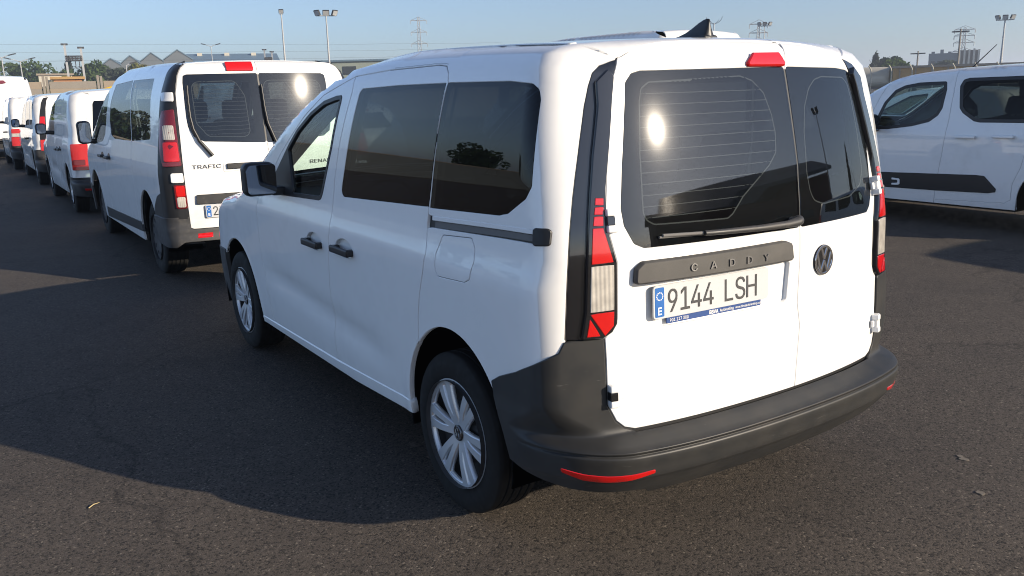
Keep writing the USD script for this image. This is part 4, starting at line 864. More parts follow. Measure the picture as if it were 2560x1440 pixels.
# the van with side windows, ahead of the first one
tr_split = [(-.075, 1.925), (-.078, 1.72), (-.074, 1.224), (-.062, 1.044), (-.062, .505)]
TR = dict(ra=.930, fa=4.03, R=.345, tw=.215, track=.815, rimr=.215, low=.27, cover='steel', cover_mat=steel, grid=.06, fend=.60, fbz=.60, arch=.425,
    rear_top=[(0, 1.922), (-.2, 1.921), (-.4, 1.916), (-.55, 1.908), (-.64, 1.899), (-.676, 1.892)],
    pin=[(-.680, 1.888), (-.712, 1.865), (-.738, 1.80), (-.756, 1.654), (-.745, 1.26), (-.740, .90), (-.732, .52), (-.716, .509)], split=tr_split,
    edge=[(-.69, .40), (-.665, 1.2), (-.665, 2.8), (-.67, 3.15), (-.74, 3.8), (-.80, 4.20), (-.82, 4.4)], nose=[(-.82, 4.4), (-.80, 4.58), (-.70, 4.70), (-.4, 4.80), (0, 4.84)],
    rear_win=[[(-.082, 1.810), (-.666, 1.806), (-.697, 1.795), (-.702, 1.74), (-.692, 1.376), (-.66, 1.29), (-.600, 1.246), (-.084, 1.215)], [(-.066, 1.810), (.52, 1.804), (.552, 1.79), (.560, 1.74), (.558, 1.376), (.535, 1.29), (.47, 1.246), (-.068, 1.212)]], frit=.075, rear_glass=rearglass,
    wires=[[(-.640, 1.745), (-.28, 1.750), (-.21, 1.62), (-.205, 1.27), (-.56, 1.285), (-.635, 1.40)], [(.50, 1.745), (-.02, 1.750), (-.055, 1.65), (-.03, 1.30), (.40, 1.285), (.49, 1.40)]],
    pillar=[(-.688, 1.902), (-.74, 1.93), (-.84, 1.93), (-.915, 1.89), (-.950, 1.80), (-.955, 1.70), (-.925, 1.47), (-.895, 1.16), (-.892, .82), (-1.00, .78), (-1.16, .66), (-1.16, .60), (-.745, .60)]+[(-.744, .90), (-.749, 1.26), (-.760, 1.654), (-.743, 1.80), (-.718, 1.868)],
    lamps=[('tail_lamp', [(-.862, 1.505), (-.775, 1.518), (-.770, 1.40), (-.752, 1.052), (-.846, 1.050), (-.872, 1.20), (-.888, 1.42)], redd, .010), ('brake_lens', [(-.842, 1.245), (-.768, 1.245), (-.760, 1.09), (-.835, 1.09)], red, .015), ('reversing_lens', [(-.846, 1.385), (-.783, 1.385), (-.777, 1.27), (-.838, 1.27)], clearl, .016),
        ('hinge_cover', [(-.885, 1.655), (-.777, 1.657), (-.775, 1.588), (-.868, 1.590)], white, .016), ('hinge_cover', [(-.806, .988), (-.749, .986), (-.748, .911), (-.806, .914)], white, .014),
        ('fog_lamp', [(-.797, .890), (-.742, .886), (-.741, .692), (-.792, .694)], redd, .010), ('fog_lens', [(-.790, .880), (-.748, .877), (-.747, .795), (-.788, .795)], red, .014), ('reversing_lamp', [(-.787, .785), (-.748, .785), (-.748, .702), (-.785, .704)], clearl, .014)],
    rear_bits=[('brake_light', [(-.335, 1.833), (-.335, 1.898), (-.110, 1.900), (-.110, 1.833)], red, .014, 1), ('handle_plate', [(-.47, .985), (-.47, 1.06), (-.10, 1.06), (-.10, .985)], white, .004, 1), ('door_handle', [(-.440, 1.007), (-.440, 1.047), (-.135, 1.047), (-.135, 1.007)], black, .025, 1), ('handle_strip', [(-.685, .722), (-.682, .795), (-.13, .795), (-.13, .712)], greyp, .022, 1), ('handle_strip', [(.685, .722), (.682, .795), (.02, .795), (.02, .712)], greyp, .022, 1)],
    wiper=[[(-.549, 1.122), (-.63, 1.25), (-.660, 1.35), (-.672, 1.45), (-.674, 1.58), (-.672, 1.71)], [(.03, 1.135), (-.01, 1.25), (-.05, 1.38), (-.060, 1.50), (-.062, 1.71)]],
    plate=(-.400, .653, '237'), text=[('TRAFIC', -.605, 1.018, .032, ink, 1.5), ('RENAULT', .45, 1.006, .032, ink, 1.5)],
    side_win=[([(-1.45, 1.790), (-1.20, 1.29), (-1.23, 1.262), (-2.055, 1.222), (-2.44, 1.795)], tinted), ([(-2.47, 1.797), (-2.075, 1.221), (-3.02, 1.212), (-3.25, 1.25), (-3.42, 1.40), (-3.46, 1.55), (-3.40, 1.775)], tinted), ([(-3.64, 1.25), (-3.66, 1.66), (-3.72, 1.70), (-3.86, 1.66), (-4.30, 1.36), (-4.50, 1.16), (-4.48, 1.10), (-3.75, 1.17)], clear)],
    seams=[[(-3.58, 1.95), (-3.55, 1.2), (-3.58, .85), (-3.62, .45), (-3.62, .2)], [(-2.45, 1.95), (-2.45, 1.8)], [(-2.05, 1.23), (-2.02, .8), (-2.04, .2)], [(-4.55, 1.35), (-4.53, .95)], [(-4.53, 1.05), (-4.45, .8), (-4.12, .62), (-4.05, .40), (-4.05, .2)]], named={'front_door': (-3.95, .95), 'sliding_door': (-2.8, .95)},
    side_bits=[('side_moulding', [(-3.99, .400), (-1.93, .452), (-1.90, .36), (-4.02, .285)], black, .006)], handles=[(3.78, 1.0), (3.35, 1.0)], mirror=(3.86, 1.245, .965, 1.12, .27),
    screen=(3.1, 4.10), screen_poly=[(-.60, 3.12), (-.66, 3.6), (-.74, 4.09)], bumper=(trafic_b, [(0, .405), (-.76, .405), (-.80, .36), (-1.30, .36), (-1.30, .595), (-.735, .613), (-.732, .515), (-.716, .503), (0, .503)]), reflectors=[[(-.695, .466), (-.615, .468), (-.618, .432), (-.697, .432)]], bumper_edge=[(-.6, .2), (-1.35, .2), (-1.16, .655), (-.6, .655)],
    seat=(2.95, .62), bench=1.6)
SM = dict(ra=.869, fa=3.624, R=.318, tw=.205, track=.79, rimr=.205, low=.26, grid=.11, fend=.62, fbz=.615, arch=.395,
    rear_top=[(0, 1.757), (-.2, 1.754), (-.4, 1.744), (-.5, 1.734), (-.585, 1.714)], pin=[(-.592, 1.700), (-.628, 1.644), (-.650, 1.5), (-.655, 1.2), (-.655, .70), (-.645, .55), (-.60, .512)],
    split=[(.02, 1.78), (.02, .50)], edge=[(-.655, .40), (-.665, 1.2), (-.665, 1.9), (-.66, 2.1), (-.70, 2.6), (-.745, 3.1), (-.775, 3.42), (-.80, 3.60), (-.80, 3.9)], nose=[(-.80, 3.9), (-.78, 4.10), (-.72, 4.22), (-.40, 4.34), (0, 4.375)],
    rear_win=[], lamps=[], seams=[[(-2.26, 1.8), (-2.26, 1.62), (-2.43, 1.12), (-2.49, .72), (-2.50, .2)], [(-1.40, 1.8), (-1.42, 1.6), (-1.49, 1.12), (-1.48, 1.0), (-1.58, .6), (-1.62, .45)], [(-3.15, 1.40), (-3.43, 1.12), (-3.56, .95), (-3.55, .7), (-3.49, .36), (-3.49, .2)]],
    named={'front_door': (-3.0, .8), 'sliding_door': (-2.0, .8)},
    side_win=[([(-2.371, 1.602), (-2.588, 1.577), (-2.747, 1.524), (-2.923, 1.439), (-3.043, 1.358), (-3.20, 1.24), (-3.37, 1.115), (-3.40, 1.085), (-2.615, 1.107), (-2.575, 1.13)], clear)], handles=[(2.178, .90), (1.80, .914)], mirror=(2.60, 1.19, .945, 1.105, .18),
    screen=(2.1, 3.40), screen_poly=[(-.57, 2.12), (-.62, 2.6), (-.665, 3.1), (-.695, 3.40)], bumper=(caddy_b, [(0, .268), (-.60, .268), (-.905, .288), (-1.30, .288), (-1.30, .55), (-.66, .55), (-.655, .512), (-.60, .506), (0, .506)]),
    bumper_edge=[(-.60, .2), (-1.34, .2), (-1.34, .552), (-.60, .552)], seat=(2.0, .45), front_lamps=[([(-.90, .86), (-.55, .80), (-.50, .72), (-.62, .70), (-.90, .76)], headl, .003)])
w2m = [(-2.160, 1.626), (-1.46, 1.634), (-1.52, 1.184), (-2.302, 1.150), (-2.330, 1.165), (-2.182, 1.61)]
w3m = [(-1.38, 1.632), (-.885, 1.622), (-.854, 1.575), (-.865, 1.29), (-1.0, 1.20), (-1.43, 1.181)]
V3 = dict(SM, rear_win=[[(-.01, 1.62), (-.52, 1.61), (-.55, 1.57), (-.585, 1.20), (-.55, 1.16), (-.01, 1.16)], [(.05, 1.62), (.52, 1.61), (.55, 1.57), (.585, 1.20), (.55, 1.16), (.05, 1.16)]],
    lamps=[('tail_lamp', [(-.815, 1.02), (-.662, 1.02), (-.662, .66), (-.815, .66)], red, .008), ('reversing_lens', [(-.80, .80), (-.70, .80), (-.70, .73), (-.80, .73)], redd, .012)], rear_bits=[('door_handle', [(-.16, .96), (-.16, 1.03), (0, 1.03), (0, .96)], black, .012, 1)], plate=(-.30, .80, ''), reflectors=[[(-.70, .40), (-.40, .40), (-.40, .375), (-.70, .375)]], seams=SM['seams']+[])
V4 = dict(SM, rear_win=[[(-.01, 1.56), (-.50, 1.55), (-.53, 1.50), (-.565, 1.22), (-.40, 1.06), (-.01, 1.05)], [(.05, 1.56), (.50, 1.55), (.53, 1.50), (.565, 1.22), (.40, 1.06), (.05, 1.05)]], side_win=SM['side_win']+[(w2m, privacy), (w3m, privacy)],
    pillar=[(-.605, 1.705), (-.70, 1.69), (-.73, 1.6), (-.745, 1.35), (-.75, .56), (-.665, .56), (-.662, 1.2), (-.655, 1.5), (-.632, 1.648)], lamps=[('tail_lamp', [(-.735, 1.34), (-.672, 1.34), (-.665, 1.06), (-.745, 1.06)], red, .012), ('brake_lens', [(-.745, .90), (-.665, .90), (-.665, .70), (-.748, .70)], red, .012)],
    bumper=(caddy_b, [(0, .268), (-.60, .268), (-.905, .288), (-1.30, .288), (-1.30, .66), (-.66, .72), (-.655, .512), (-.60, .506), (0, .506)]), bumper_edge=[(-.60, .2), (-1.34, .2), (-1.34, .662), (-.74, .722), (-.60, .722)], wiper=[[(-.16, 1.05), (-.2, 1.02), (-.26, .92)]])
V5 = dict(SM, lamps=[('tail_lamp', [(-.79, 1.00), (-.665, 1.00), (-.665, .90), (-.79, .90)], red, .01), ('reversing_lens', [(-.79, .895), (-.665, .895), (-.665, .82), (-.79, .82)], clearl, .01), ('brake_lens', [(-.80, .81), (-.665, .81), (-.665, .60), (-.80, .60)], red, .012)],
    bumper=V4['bumper'], bumper_edge=V4['bumper_edge'], rear_bits=[('door_handle', [(-.16, .96), (-.16, 1.03), (0, 1.03), (0, .96)], black, .012, 1)])
HV = dict(ra=1.0, fa=4.35, R=.35, tw=.225, track=.86, rimr=.21, low=.30, cover='steel', cover_mat=silver, grid=.12, fend=.70, fbz=.70, arch=.43,
    rear_top=[(0, 2.345), (-.3, 2.34), (-.55, 2.325), (-.70, 2.305), (-.77, 2.28)], pin=[(-.775, 2.265), (-.80, 2.2), (-.81, 1.6), (-.81, .75), (-.80, .62), (-.77, .60)], split=[(0, 2.36), (0, .59)],
    edge=[(-.76, .45), (-.755, 1.2), (-.755, 3.5), (-.74, 3.9), (-.80, 4.5), (-.84, 4.95), (-.84, 5.0)], nose=[(-.84, 5.0), (-.82, 5.15), (-.72, 5.3), (-.4, 5.42), (0, 5.46)],
    rear_win=[], lamps=[('tail_lamp', [(-.92, 1.25), (-.83, 1.25), (-.83, .85), (-.92, .85)], red, .01)], rear_bits=[('brake_light', [(-.32, 2.20), (-.26, 2.27), (.26, 2.27), (.32, 2.20), (.2, 2.175), (-.2, 2.175)], redd, .04, 0), ('door_handle', [(-.10, 1.10), (-.10, 1.20), (-.03, 1.20), (-.03, 1.10)], black, .012, 1)],
    seams=[[(-4.2, 2.5), (-4.15, 1.2), (-4.2, .3)], [(-2.9, 2.5), (-2.9, .3)]], named={'front_door': (-4.6, 1.0), 'sliding_door': (-3.5, 1.0)}, side_win=[([(-4.28, 1.35), (-4.30, 1.95), (-4.5, 1.93), (-4.95, 1.55), (-5.05, 1.40), (-5.0, 1.30)], clear)], handles=[(3.75, 1.1)], mirror=(4.15, 1.45, 1.03, 1.24, .38),
    screen=(3.85, 4.88), screen_poly=[(-.66, 3.88), (-.74, 4.4), (-.80, 4.87)], bumper=None, bumper_edge=None, seat=(3.3, .75))
BL = dict(ra=.790, fa=3.50, R=.325, tw=.205, track=.80, rimr=.21, low=.245, grid=.08, fend=.60, fbz=.60, arch=.405,
    rear_top=[(0, 1.708), (-.2, 1.705), (-.4, 1.695), (-.5, 1.685), (-.60, 1.664)], pin=[(-.605, 1.65), (-.64, 1.6), (-.66, 1.4), (-.665, 1.0), (-.66, .62), (-.60, .55)],
    edge=[(-.66, .45), (-.675, 1.2), (-.675, 2.0), (-.68, 2.5), (-.70, 2.8), (-.76, 3.3), (-.79, 3.52), (-.80, 3.8)], nose=[(-.80, 3.8), (-.78, 3.98), (-.70, 4.12), (-.4, 4.23), (0, 4.27)],
    rear_win=[[(-.54, 1.56), (-.50, 1.60), (.50, 1.60), (.54, 1.56), (.58, 1.1), (-.58, 1.1)]], lamps=[('tail_lamp', [(-.80, 1.15), (-.672, 1.15), (-.672, .75), (-.80, .75)], red, .01)], bumper=(caddy_b, [(0, .268), (-.60, .268), (-.905, .288), (-1.22, .288), (-1.22, .55), (-.66, .55), (-.66, .54), (0, .54)]), bumper_edge=[(-.60, .2), (-1.26, .2), (-1.26, .552), (-.60, .552)],
    seams=[[(-2.473, 1.80), (-2.473, 1.681), (-2.464, 1.469), (-2.465, 1.169), (-2.49, .82), (-2.517, .597), (-2.54, .414), (-2.567, .2)], [(-1.56, 1.8), (-1.56, 1.63), (-1.60, .95), (-1.64, .70), (-1.71, .523), (-1.72, .352), (-1.781, .312), (-2.55, .285)], [(-3.25, 1.60), (-3.33, 1.45), (-3.40, 1.28), (-3.46, 1.06), (-3.50, .85), (-3.45, .5), (-3.40, .2)]], named={'front_door': (-2.95, .80), 'sliding_door': (-2.1, .80)},
    side_win=[([(-2.571, 1.580), (-2.882, 1.573), (-3.05, 1.545), (-3.16, 1.495), (-3.27, 1.36), (-3.33, 1.20), (-3.34, 1.06), (-3.18, 1.060), (-2.884, 1.100), (-2.69, 1.150), (-2.60, 1.220), (-2.563, 1.297), (-2.553, 1.491)], clear), ([(-2.403, 1.531), (-2.378, 1.594), (-2.321, 1.610), (-1.63, 1.618), (-1.64, 1.155), (-2.119, 1.152), (-2.186, 1.164), (-2.318, 1.247), (-2.360, 1.298)], tinted), ([(-1.50, 1.60), (-.95, 1.58), (-.93, 1.25), (-1.50, 1.16)], privacy)], rim=.030,
    side_bits=[('side_moulding', [(-3.40, .545), (-2.092, .588), (-2.005, .583), (-1.875, .455), (-1.88, .425), (-1.95, .41), (-2.53, .392), (-3.36, .381)], black, .008), ('moulding_mark', [(-3.07, .493), (-2.985, .490), (-2.972, .478), (-2.972, .432), (-2.99, .42), (-3.07, .417), (-3.07, .431), (-3.005, .436), (-2.995, .446), (-2.995, .468), (-3.005, .477), (-3.07, .478)], white, .012)], handles=[(2.238, .992), (1.84, 1.006)], handle_mat=white2, cup_mat=white2, mirror=(2.78, 1.13, .95, 1.13, .20),
    screen=(2.55, 3.55), screen_poly=[(-.58, 2.60), (-.63, 2.9), (-.70, 3.3), (-.74, 3.54)], seat=(1.95, .45), bench=1.0)
HB = dict(ra=.72, fa=3.28, R=.315, tw=.205, track=.77, rimr=.21, low=.22, grid=.09, fend=.62, fbz=.56, arch=.385, plastic=None,
    rear_top=[(0, 1.335), (-.2, 1.332), (-.35, 1.322), (-.45, 1.31)], pin=[(-.475, 1.295), (-.53, 1.20), (-.60, 1.02), (-.62, .95), (-.60, .72), (-.55, .56), (-.50, .52)],
    edge=[(-.50, .56), (-.545, 1.0), (-.55, 1.7), (-.56, 2.1), (-.66, 2.6), (-.74, 3.0), (-.77, 3.2), (-.78, 3.5)], nose=[(-.78, 3.5), (-.76, 3.65), (-.68, 3.82), (-.4, 3.98), (0, 4.03)],
    rear_win=[[(-.42, 1.27), (.42, 1.27), (.50, 1.02), (.46, .985), (-.46, .985), (-.50, 1.02)]], lamps=[('tail_lamp', [(-.86, .90), (-.64, .93), (-.63, .80), (-.84, .78)], red, .008)], rear_bits=[('brake_light', [(-.15, 1.305), (-.15, 1.325), (.15, 1.325), (.15, 1.305)], red, .01, 0)], bumper=None,
    seams=[[(-1.98, 1.6), (-2.0, .9), (-1.98, .2)], [(-1.05, 1.35), (-1.15, .9), (-1.30, .55)], [(-3.1, 1.0), (-3.0, .9), (-2.98, .2)]], named={'front_door': (-2.5, .7), 'rear_side_door': (-1.6, .7)},
    side_win=[([(-2.03, 1.38), (-2.35, 1.34), (-2.75, 1.12), (-2.95, .97), (-2.03, .94)], clear), ([(-1.93, 1.385), (-1.35, 1.36), (-1.12, 1.18), (-1.05, 1.02), (-1.3, .96), (-1.93, .94)], tinted)], handles=[(1.75, .85), (.95, .87)], handle_mat=white2, mirror=(2.35, 1.0, .90, 1.08, .15),
    screen=(2.15, 3.10), screen_poly=[(-.48, 2.18), (-.58, 2.6), (-.68, 3.09)], seat=(1.75, .35), bench=.95)
navy = dusty('navy_paint', (.020, .035, .075), .3, coat=1.0, dirt=(.12, .11, .10), amount=.2)
redpaint = dusty('grey_paint', (.20, .21, .22), .3, coat=1.0, dirt=(.2, .19, .17), amount=.2)
ROW = 'vans parked one behind the other in the left row'
def all_vans():
    build_van('window_van', 'white van with side windows and two bent wipers, right ahead of the near van', 'van', TRAF, trafic, TR)
    build_van('cargo_van', 'white cargo van with windowless sides and square red tail lamp, beside the window van mirror', 'van', (.0, 11.41, 0), caddy, V3)
    build_van('compact_van', 'white compact van with black corner posts and tall narrow lamps, between two cargo vans', 'van', (.0, 16.85, 0), caddy, V4)
    build_van('cargo_van', 'small white cargo van with round red lamps and no rear windows, before the tall van', 'van', (-.10, 21.9, 0), caddy, V5)
    hv = build_van('tall_van', 'tall white van with wide dark red brake light, farthest of the left row', 'van', (-.90, 27.6, 0), hivan, HV)
    bl = build_van('family_van', 'white family van seen side on with black door moulding, at the right edge', 'van', BERL, berlingo, BL)
    put('roof_aerial', tube((0, 2.30, 1.70), (.02, 2.02, 1.98), .008, 6, .004), black, bl)
    hb = build_van('hatchback', 'white hatchback standing behind the family van, seen through its windows', 'car', (12.6, 4.9, 0), hatch, dict(HB, plastic=white2))
    copy_of(hv, 'tall white van ahead of the family van, only its roof and red lamp showing', 'van', (7.75, 7.75, 0), scale=(1, 1, 1.025))
    copy_of(hb, 'white hatchback ahead of the other one beyond the family van bonnet', 'car', (12.5, 9.8, 0))
    copy_of(bl, 'white family van out of view behind the one at the right edge', 'van', (8.35, -4.35, 0))
    copy_of(hb, 'white hatchback seen between the window van and the near van roof', 'car', (4.3, 13.0, 0))
    copy_of(hv, 'tall white van beyond the right rear corner of the window van', 'van', (4.6, 18.4, 0))
# ---------------------------------------------------------------- background: fence, masts, trees, works buildings
galv = dusty('galvanised_steel', (.33, .34, .35), .55, dirt=(.2, .18, .15), amount=.3, scale=1.0, metallic=.2)
paleconc = dusty('weathered_concrete', (.20, .18, .155), .85, dirt=(.15, .13, .11), amount=.6, scale=.8)
beigewall = dusty('beige_render', (.23, .19, .145), .85, dirt=(.22, .19, .15), amount=.5, scale=.4)
greyclad = dusty('grey_cladding', (.105, .12, .128), .6, dirt=(.07, .07, .07), amount=.4, scale=.2)
blueroof = dusty('blue_grey_roof', (.11, .17, .22), .5, dirt=(.10, .12, .13), amount=.4, scale=.15)
cream = dusty('cream_wall', (.42, .39, .32), .8, dirt=(.28, .25, .2), amount=.4, scale=.3)
orangew = dusty('orange_wall', (.34, .15, .06), .85, dirt=(.3, .18, .1), amount=.4, scale=.4)
yellow = plain('yellow_paint', (.55, .34, .01), .45)
ochre = dusty('ochre_paint', (.30, .18, .06), .6, dirt=(.25, .16, .08), amount=.6, scale=1.2)
darkglass = plain('dark_pane', (.03, .035, .04), .1)
bark = dusty('bark', (.10, .075, .05), .9)
floodglass = plain('flood_glass', (.35, .36, .36), .15, coat_weight=1.0)
def leafmat(name, a, b):
    return mat(name, {'g': ('geometry', {}), 'n': ('noise_texture', {'scale': .9, 'detail': 3.0}), 'r': ('rgb_ramp', {'ramp': [(.3, a), (.7, b)]}), 'd': ('diffuse_bsdf', {}), 't': ('translucent_bsdf', {}), 'm': ('mix_closure', {'fac': .3})},
               [('g.position', 'n.vector'), ('n.fac', 'r.fac'), ('r.color', 'd.color'), ('r.color', 't.color'), ('d.BSDF', 'm.closure1'), ('t.BSDF', 'm.closure2')], surface='m.closure')
leaf_a = leafmat('leaf_green', (.045, .080, .022), (.090, .125, .040)); leaf_b = leafmat('leaf_dark', (.018, .040, .022), (.035, .060, .030)); leaf_c = leafmat('leaf_yellow', (.10, .12, .03), (.19, .17, .05)); leaf_d = leafmat('leaf_grey', (.05, .068, .045), (.085, .10, .065))
def far(x, y, k):
    """A place k times as far off along the same line of sight."""
    return CAM[0]+(x-CAM[0])*k, CAM[1]+(y-CAM[1])*k
def tree(label, x, y, h, w, leaf, seed, n=1500, kind='round', size=.28):
    r = np.random.default_rng(seed); V = thing('tree', label, 'tree', (x, y, 0))
    br = [path_tube([(0, 0, 0), (.05*w, .02*w, h*.3), (.0, .06*w, h*.6), (.03*w, 0, h*.9)], np.linspace(.022*h, .006*h, 4), 7)]
    for k in range(7):
        a = r.uniform(0, 6.28); z0 = h*r.uniform(.25, .6); l = w*r.uniform(.25, .45)
        br.append(path_tube([(0, 0, z0), (l*.5*math.cos(a), l*.5*math.sin(a), z0+.12*h), (l*math.cos(a), l*math.sin(a), z0+.28*h)], [.010*h, .007*h, .003*h], 5))
    put('trunk', cat(br), bark, V)
    if kind == 'round':
        nb = 16; c = np.stack([r.normal(0, .24*w, nb), r.normal(0, .24*w, nb), r.uniform(.30*h, .84*h, nb)], 1)
        rad = w*r.uniform(.15, .27, nb)*np.clip(1.25-((c[:, 2]-.5*h)/(.6*h))**2, .4, 1.2)
        i = r.integers(0, nb, n); d = r.normal(size=(n, 3)); d /= np.linalg.norm(d, axis=1)[:, None]; p = c[i]+d*(rad[i]*r.uniform(.55, 1.08, n)**.5)[:, None]; p[:, 2] = np.clip(p[:, 2], .06*h, h)
    else:
        t = r.uniform(.12, 1, n)**.8; lay = np.floor(t*9)/9; a = r.uniform(0, 6.28, n); rr = w*.5*(1-lay)*(.35+.65*r.uniform(0, 1, n)**.6)*(.75+.35*np.sin(a*3+lay*17))
        p = np.stack([rr*np.cos(a), rr*np.sin(a), h*(lay+.05*r.normal(size=n))-.12*rr+.04*h], 1)
    s = size*r.uniform(.6, 1.4, n); u = r.normal(size=(n, 3)); u /= np.linalg.norm(u, axis=1)[:, None]; w_ = np.cross(u, r.normal(size=(n, 3))); w_ /= np.linalg.norm(w_, axis=1)[:, None]
    q = np.stack([p-u*s[:, None], p+w_*s[:, None]*.6, p+u*s[:, None], p-w_*s[:, None]*.6], 1).reshape(-1, 3); k = np.arange(n)*4
    put('crown', (q, np.vstack([np.stack([k, k+1, k+2], 1), np.stack([k, k+2, k+3], 1)]), None), leaf, V)
    return V
def bars(ms): return cat(ms)
def lattice(x0, x1, y0, y1, z0, z1, n, r, taper=1.0):
    """Four legs with cross bracing."""
    ms = []; P = lambda t, sx, sy: np.array([(x0+x1)/2+sx*(x1-x0)/2*(1-t+t*taper), (y0+y1)/2+sy*(y1-y0)/2*(1-t+t*taper), z0+(z1-z0)*t])
    cs = [(-1, -1), (1, -1), (1, 1), (-1, 1)]
    for c in cs: ms.append(tube(P(0, *c), P(1, *c), r, 5))
    for i in range(n):
        a, b = i/n, (i+1)/n
        for j in range(4):
            c, d = cs[j], cs[(j+1) % 4]; ms += [tube(P(a, *c), P(b, *d), r*.6, 4), tube(P(b, *c), P(b, *d), r*.6, 4)]
    return ms
def pylon(label, x, y, h, arms, arm, w=1.6, rz=0):
    V = thing('pylon', label, 'pylon', (x, y, 0), rz)
    put('lattice_tower', cat(lattice(-w/2, w/2, -w/2, w/2, 0, h, 12, .07, .35)), galv, V)
    for z in arms:
        put('cross_arm', cat([tube((-arm, 0, z), (arm, 0, z), .10, 5), tube((-arm, 0, z), (0, 0, z+.9), .05, 4), tube((arm, 0, z), (0, 0, z+.9), .05, 4)]+[tube((s*arm, 0, z), (s*arm, 0, z-.9), .08, 5) for s in (-1, 1)]), galv, V)
    return V
def flood(label, x, y, h, heads, rz, r=.11, hs=.62):
    V = thing('light_mast', label, 'light mast', (x, y, 0), rz)
    put('mast', tube((0, 0, 0), (0, 0, h), r*1.4, 10, r*.6), galv, V)
    put('cross_bar', tube((-(heads-1)*hs*.62-.2, 0, h), ((heads-1)*hs*.62+.2, 0, h), .06, 6), galv, V)
    for k in range(heads):
        a = (k-(heads-1)/2); R = np.array([[math.cos(a*.7), -math.sin(a*.7), 0], [math.sin(a*.7), math.cos(a*.7), 0], [0, 0, 1]])
        t = np.array([[1, 0, 0], [0, math.cos(.5), -math.sin(.5)], [0, math.sin(.5), math.cos(.5)]])
        c = (a*hs*1.3, -.1, h+.30); lp = put('floodlight', xf(rbox(-hs/2, hs/2, -.10, .10, -hs*.42, hs*.42, .04, 1), R@t, c), steel, V)
        put('glass', xf(bx(-hs*.42, hs*.42, -.112, -.103, -hs*.34, hs*.34), R@t, c), floodglass, lp)
    return V
def street(label, x, y, h, arm, rz, heads=2, group=None):
    V = thing('street_lamp', label, 'street lamp', (x, y, 0), rz, group)
    put('post', tube((0, 0, 0), (0, 0, h), .11, 8, .06), galv, V)
    for s in ((-1, 1) if heads == 2 else (1,)):
        put('arm', path_tube([(0, 0, h-.1), (s*arm*.5, 0, h+.12), (s*arm, 0, h+.25)], .05, 6), galv, V)
        put('lamp_head', xf(rbox(-.42, .42, -.16, .16, -.06, .06, .05, 1), [[math.cos(.25*s), 0, -math.sin(.25*s)], [0, 1, 0], [math.sin(.25*s), 0, math.cos(.25*s)]], (s*(arm+.25), 0, h+.32)), steel, V)
    return V
def gantry(label, x, y, w, h, rz):
    V = thing('railway_gantry', label, 'gantry', (x, y, 0), rz)
    for s in (0, 1):
        put('post', bx(s*w-.12, s*w+.12, -.12, .12, 0, h+(1.5 if s == 0 else 1.0)), galv, V)
        put('post_head', cat([bx(s*w-.38, s*w+.38, -.12, .12, h+1.28-.4*s, h+1.5-.4*s)]), steel, V)
    m = [tube((0, sy, h-z), (w, sy, h-z), .06, 5) for sy in (-.3, .3) for z in (0, .55)]
    for i in range(10):
        a, b = w*i/10, w*(i+1)/10
        for sy in (-.3, .3): m += [tube((a, sy, h), (b, sy, h-.55), .04, 4), tube((b, sy, h), (b, sy, h-.55), .04, 4)]
        m.append(tube((a, -.3, h), (b, .3, h), .035, 4))
    put('lattice_beam', cat(m), steel, V)
    for t in (.25, .55, .8): put('insulator', cat([tube((w*t, 0, h-.55), (w*t, 0, h-1.5), .05, 5), tube((w*t-.4, 0, h-1.5), (w*t+.5, 0, h-1.2), .03, 4)]), steel, V)
    return V
def gable_roof(w, l, h, over=.3):
    v = np.array([(-over, -over, 0), (w/2, -over, h), (w+over, -over, 0), (-over, l+over, 0), (w/2, l+over, h), (w+over, l+over, 0)], float); t = np.array([0, 0, .25])
    vv = np.vstack([v, v+t]); f = []
    def quad(a, b, c, d): f.extend([(a, b, c), (a, c, d)])
    quad(6, 7, 10, 9); quad(7, 8, 11, 10); quad(0, 3, 4, 1); quad(1, 4, 5, 2); quad(0, 1, 7, 6); quad(1, 2, 8, 7); quad(3, 9, 10, 4); quad(4, 10, 11, 5); quad(0, 6, 9, 3); quad(2, 5, 11, 8)
    m = trimesh.Trimesh(vv, np.array(f), process=False); m.fix_normals(); return sm(m, 15)
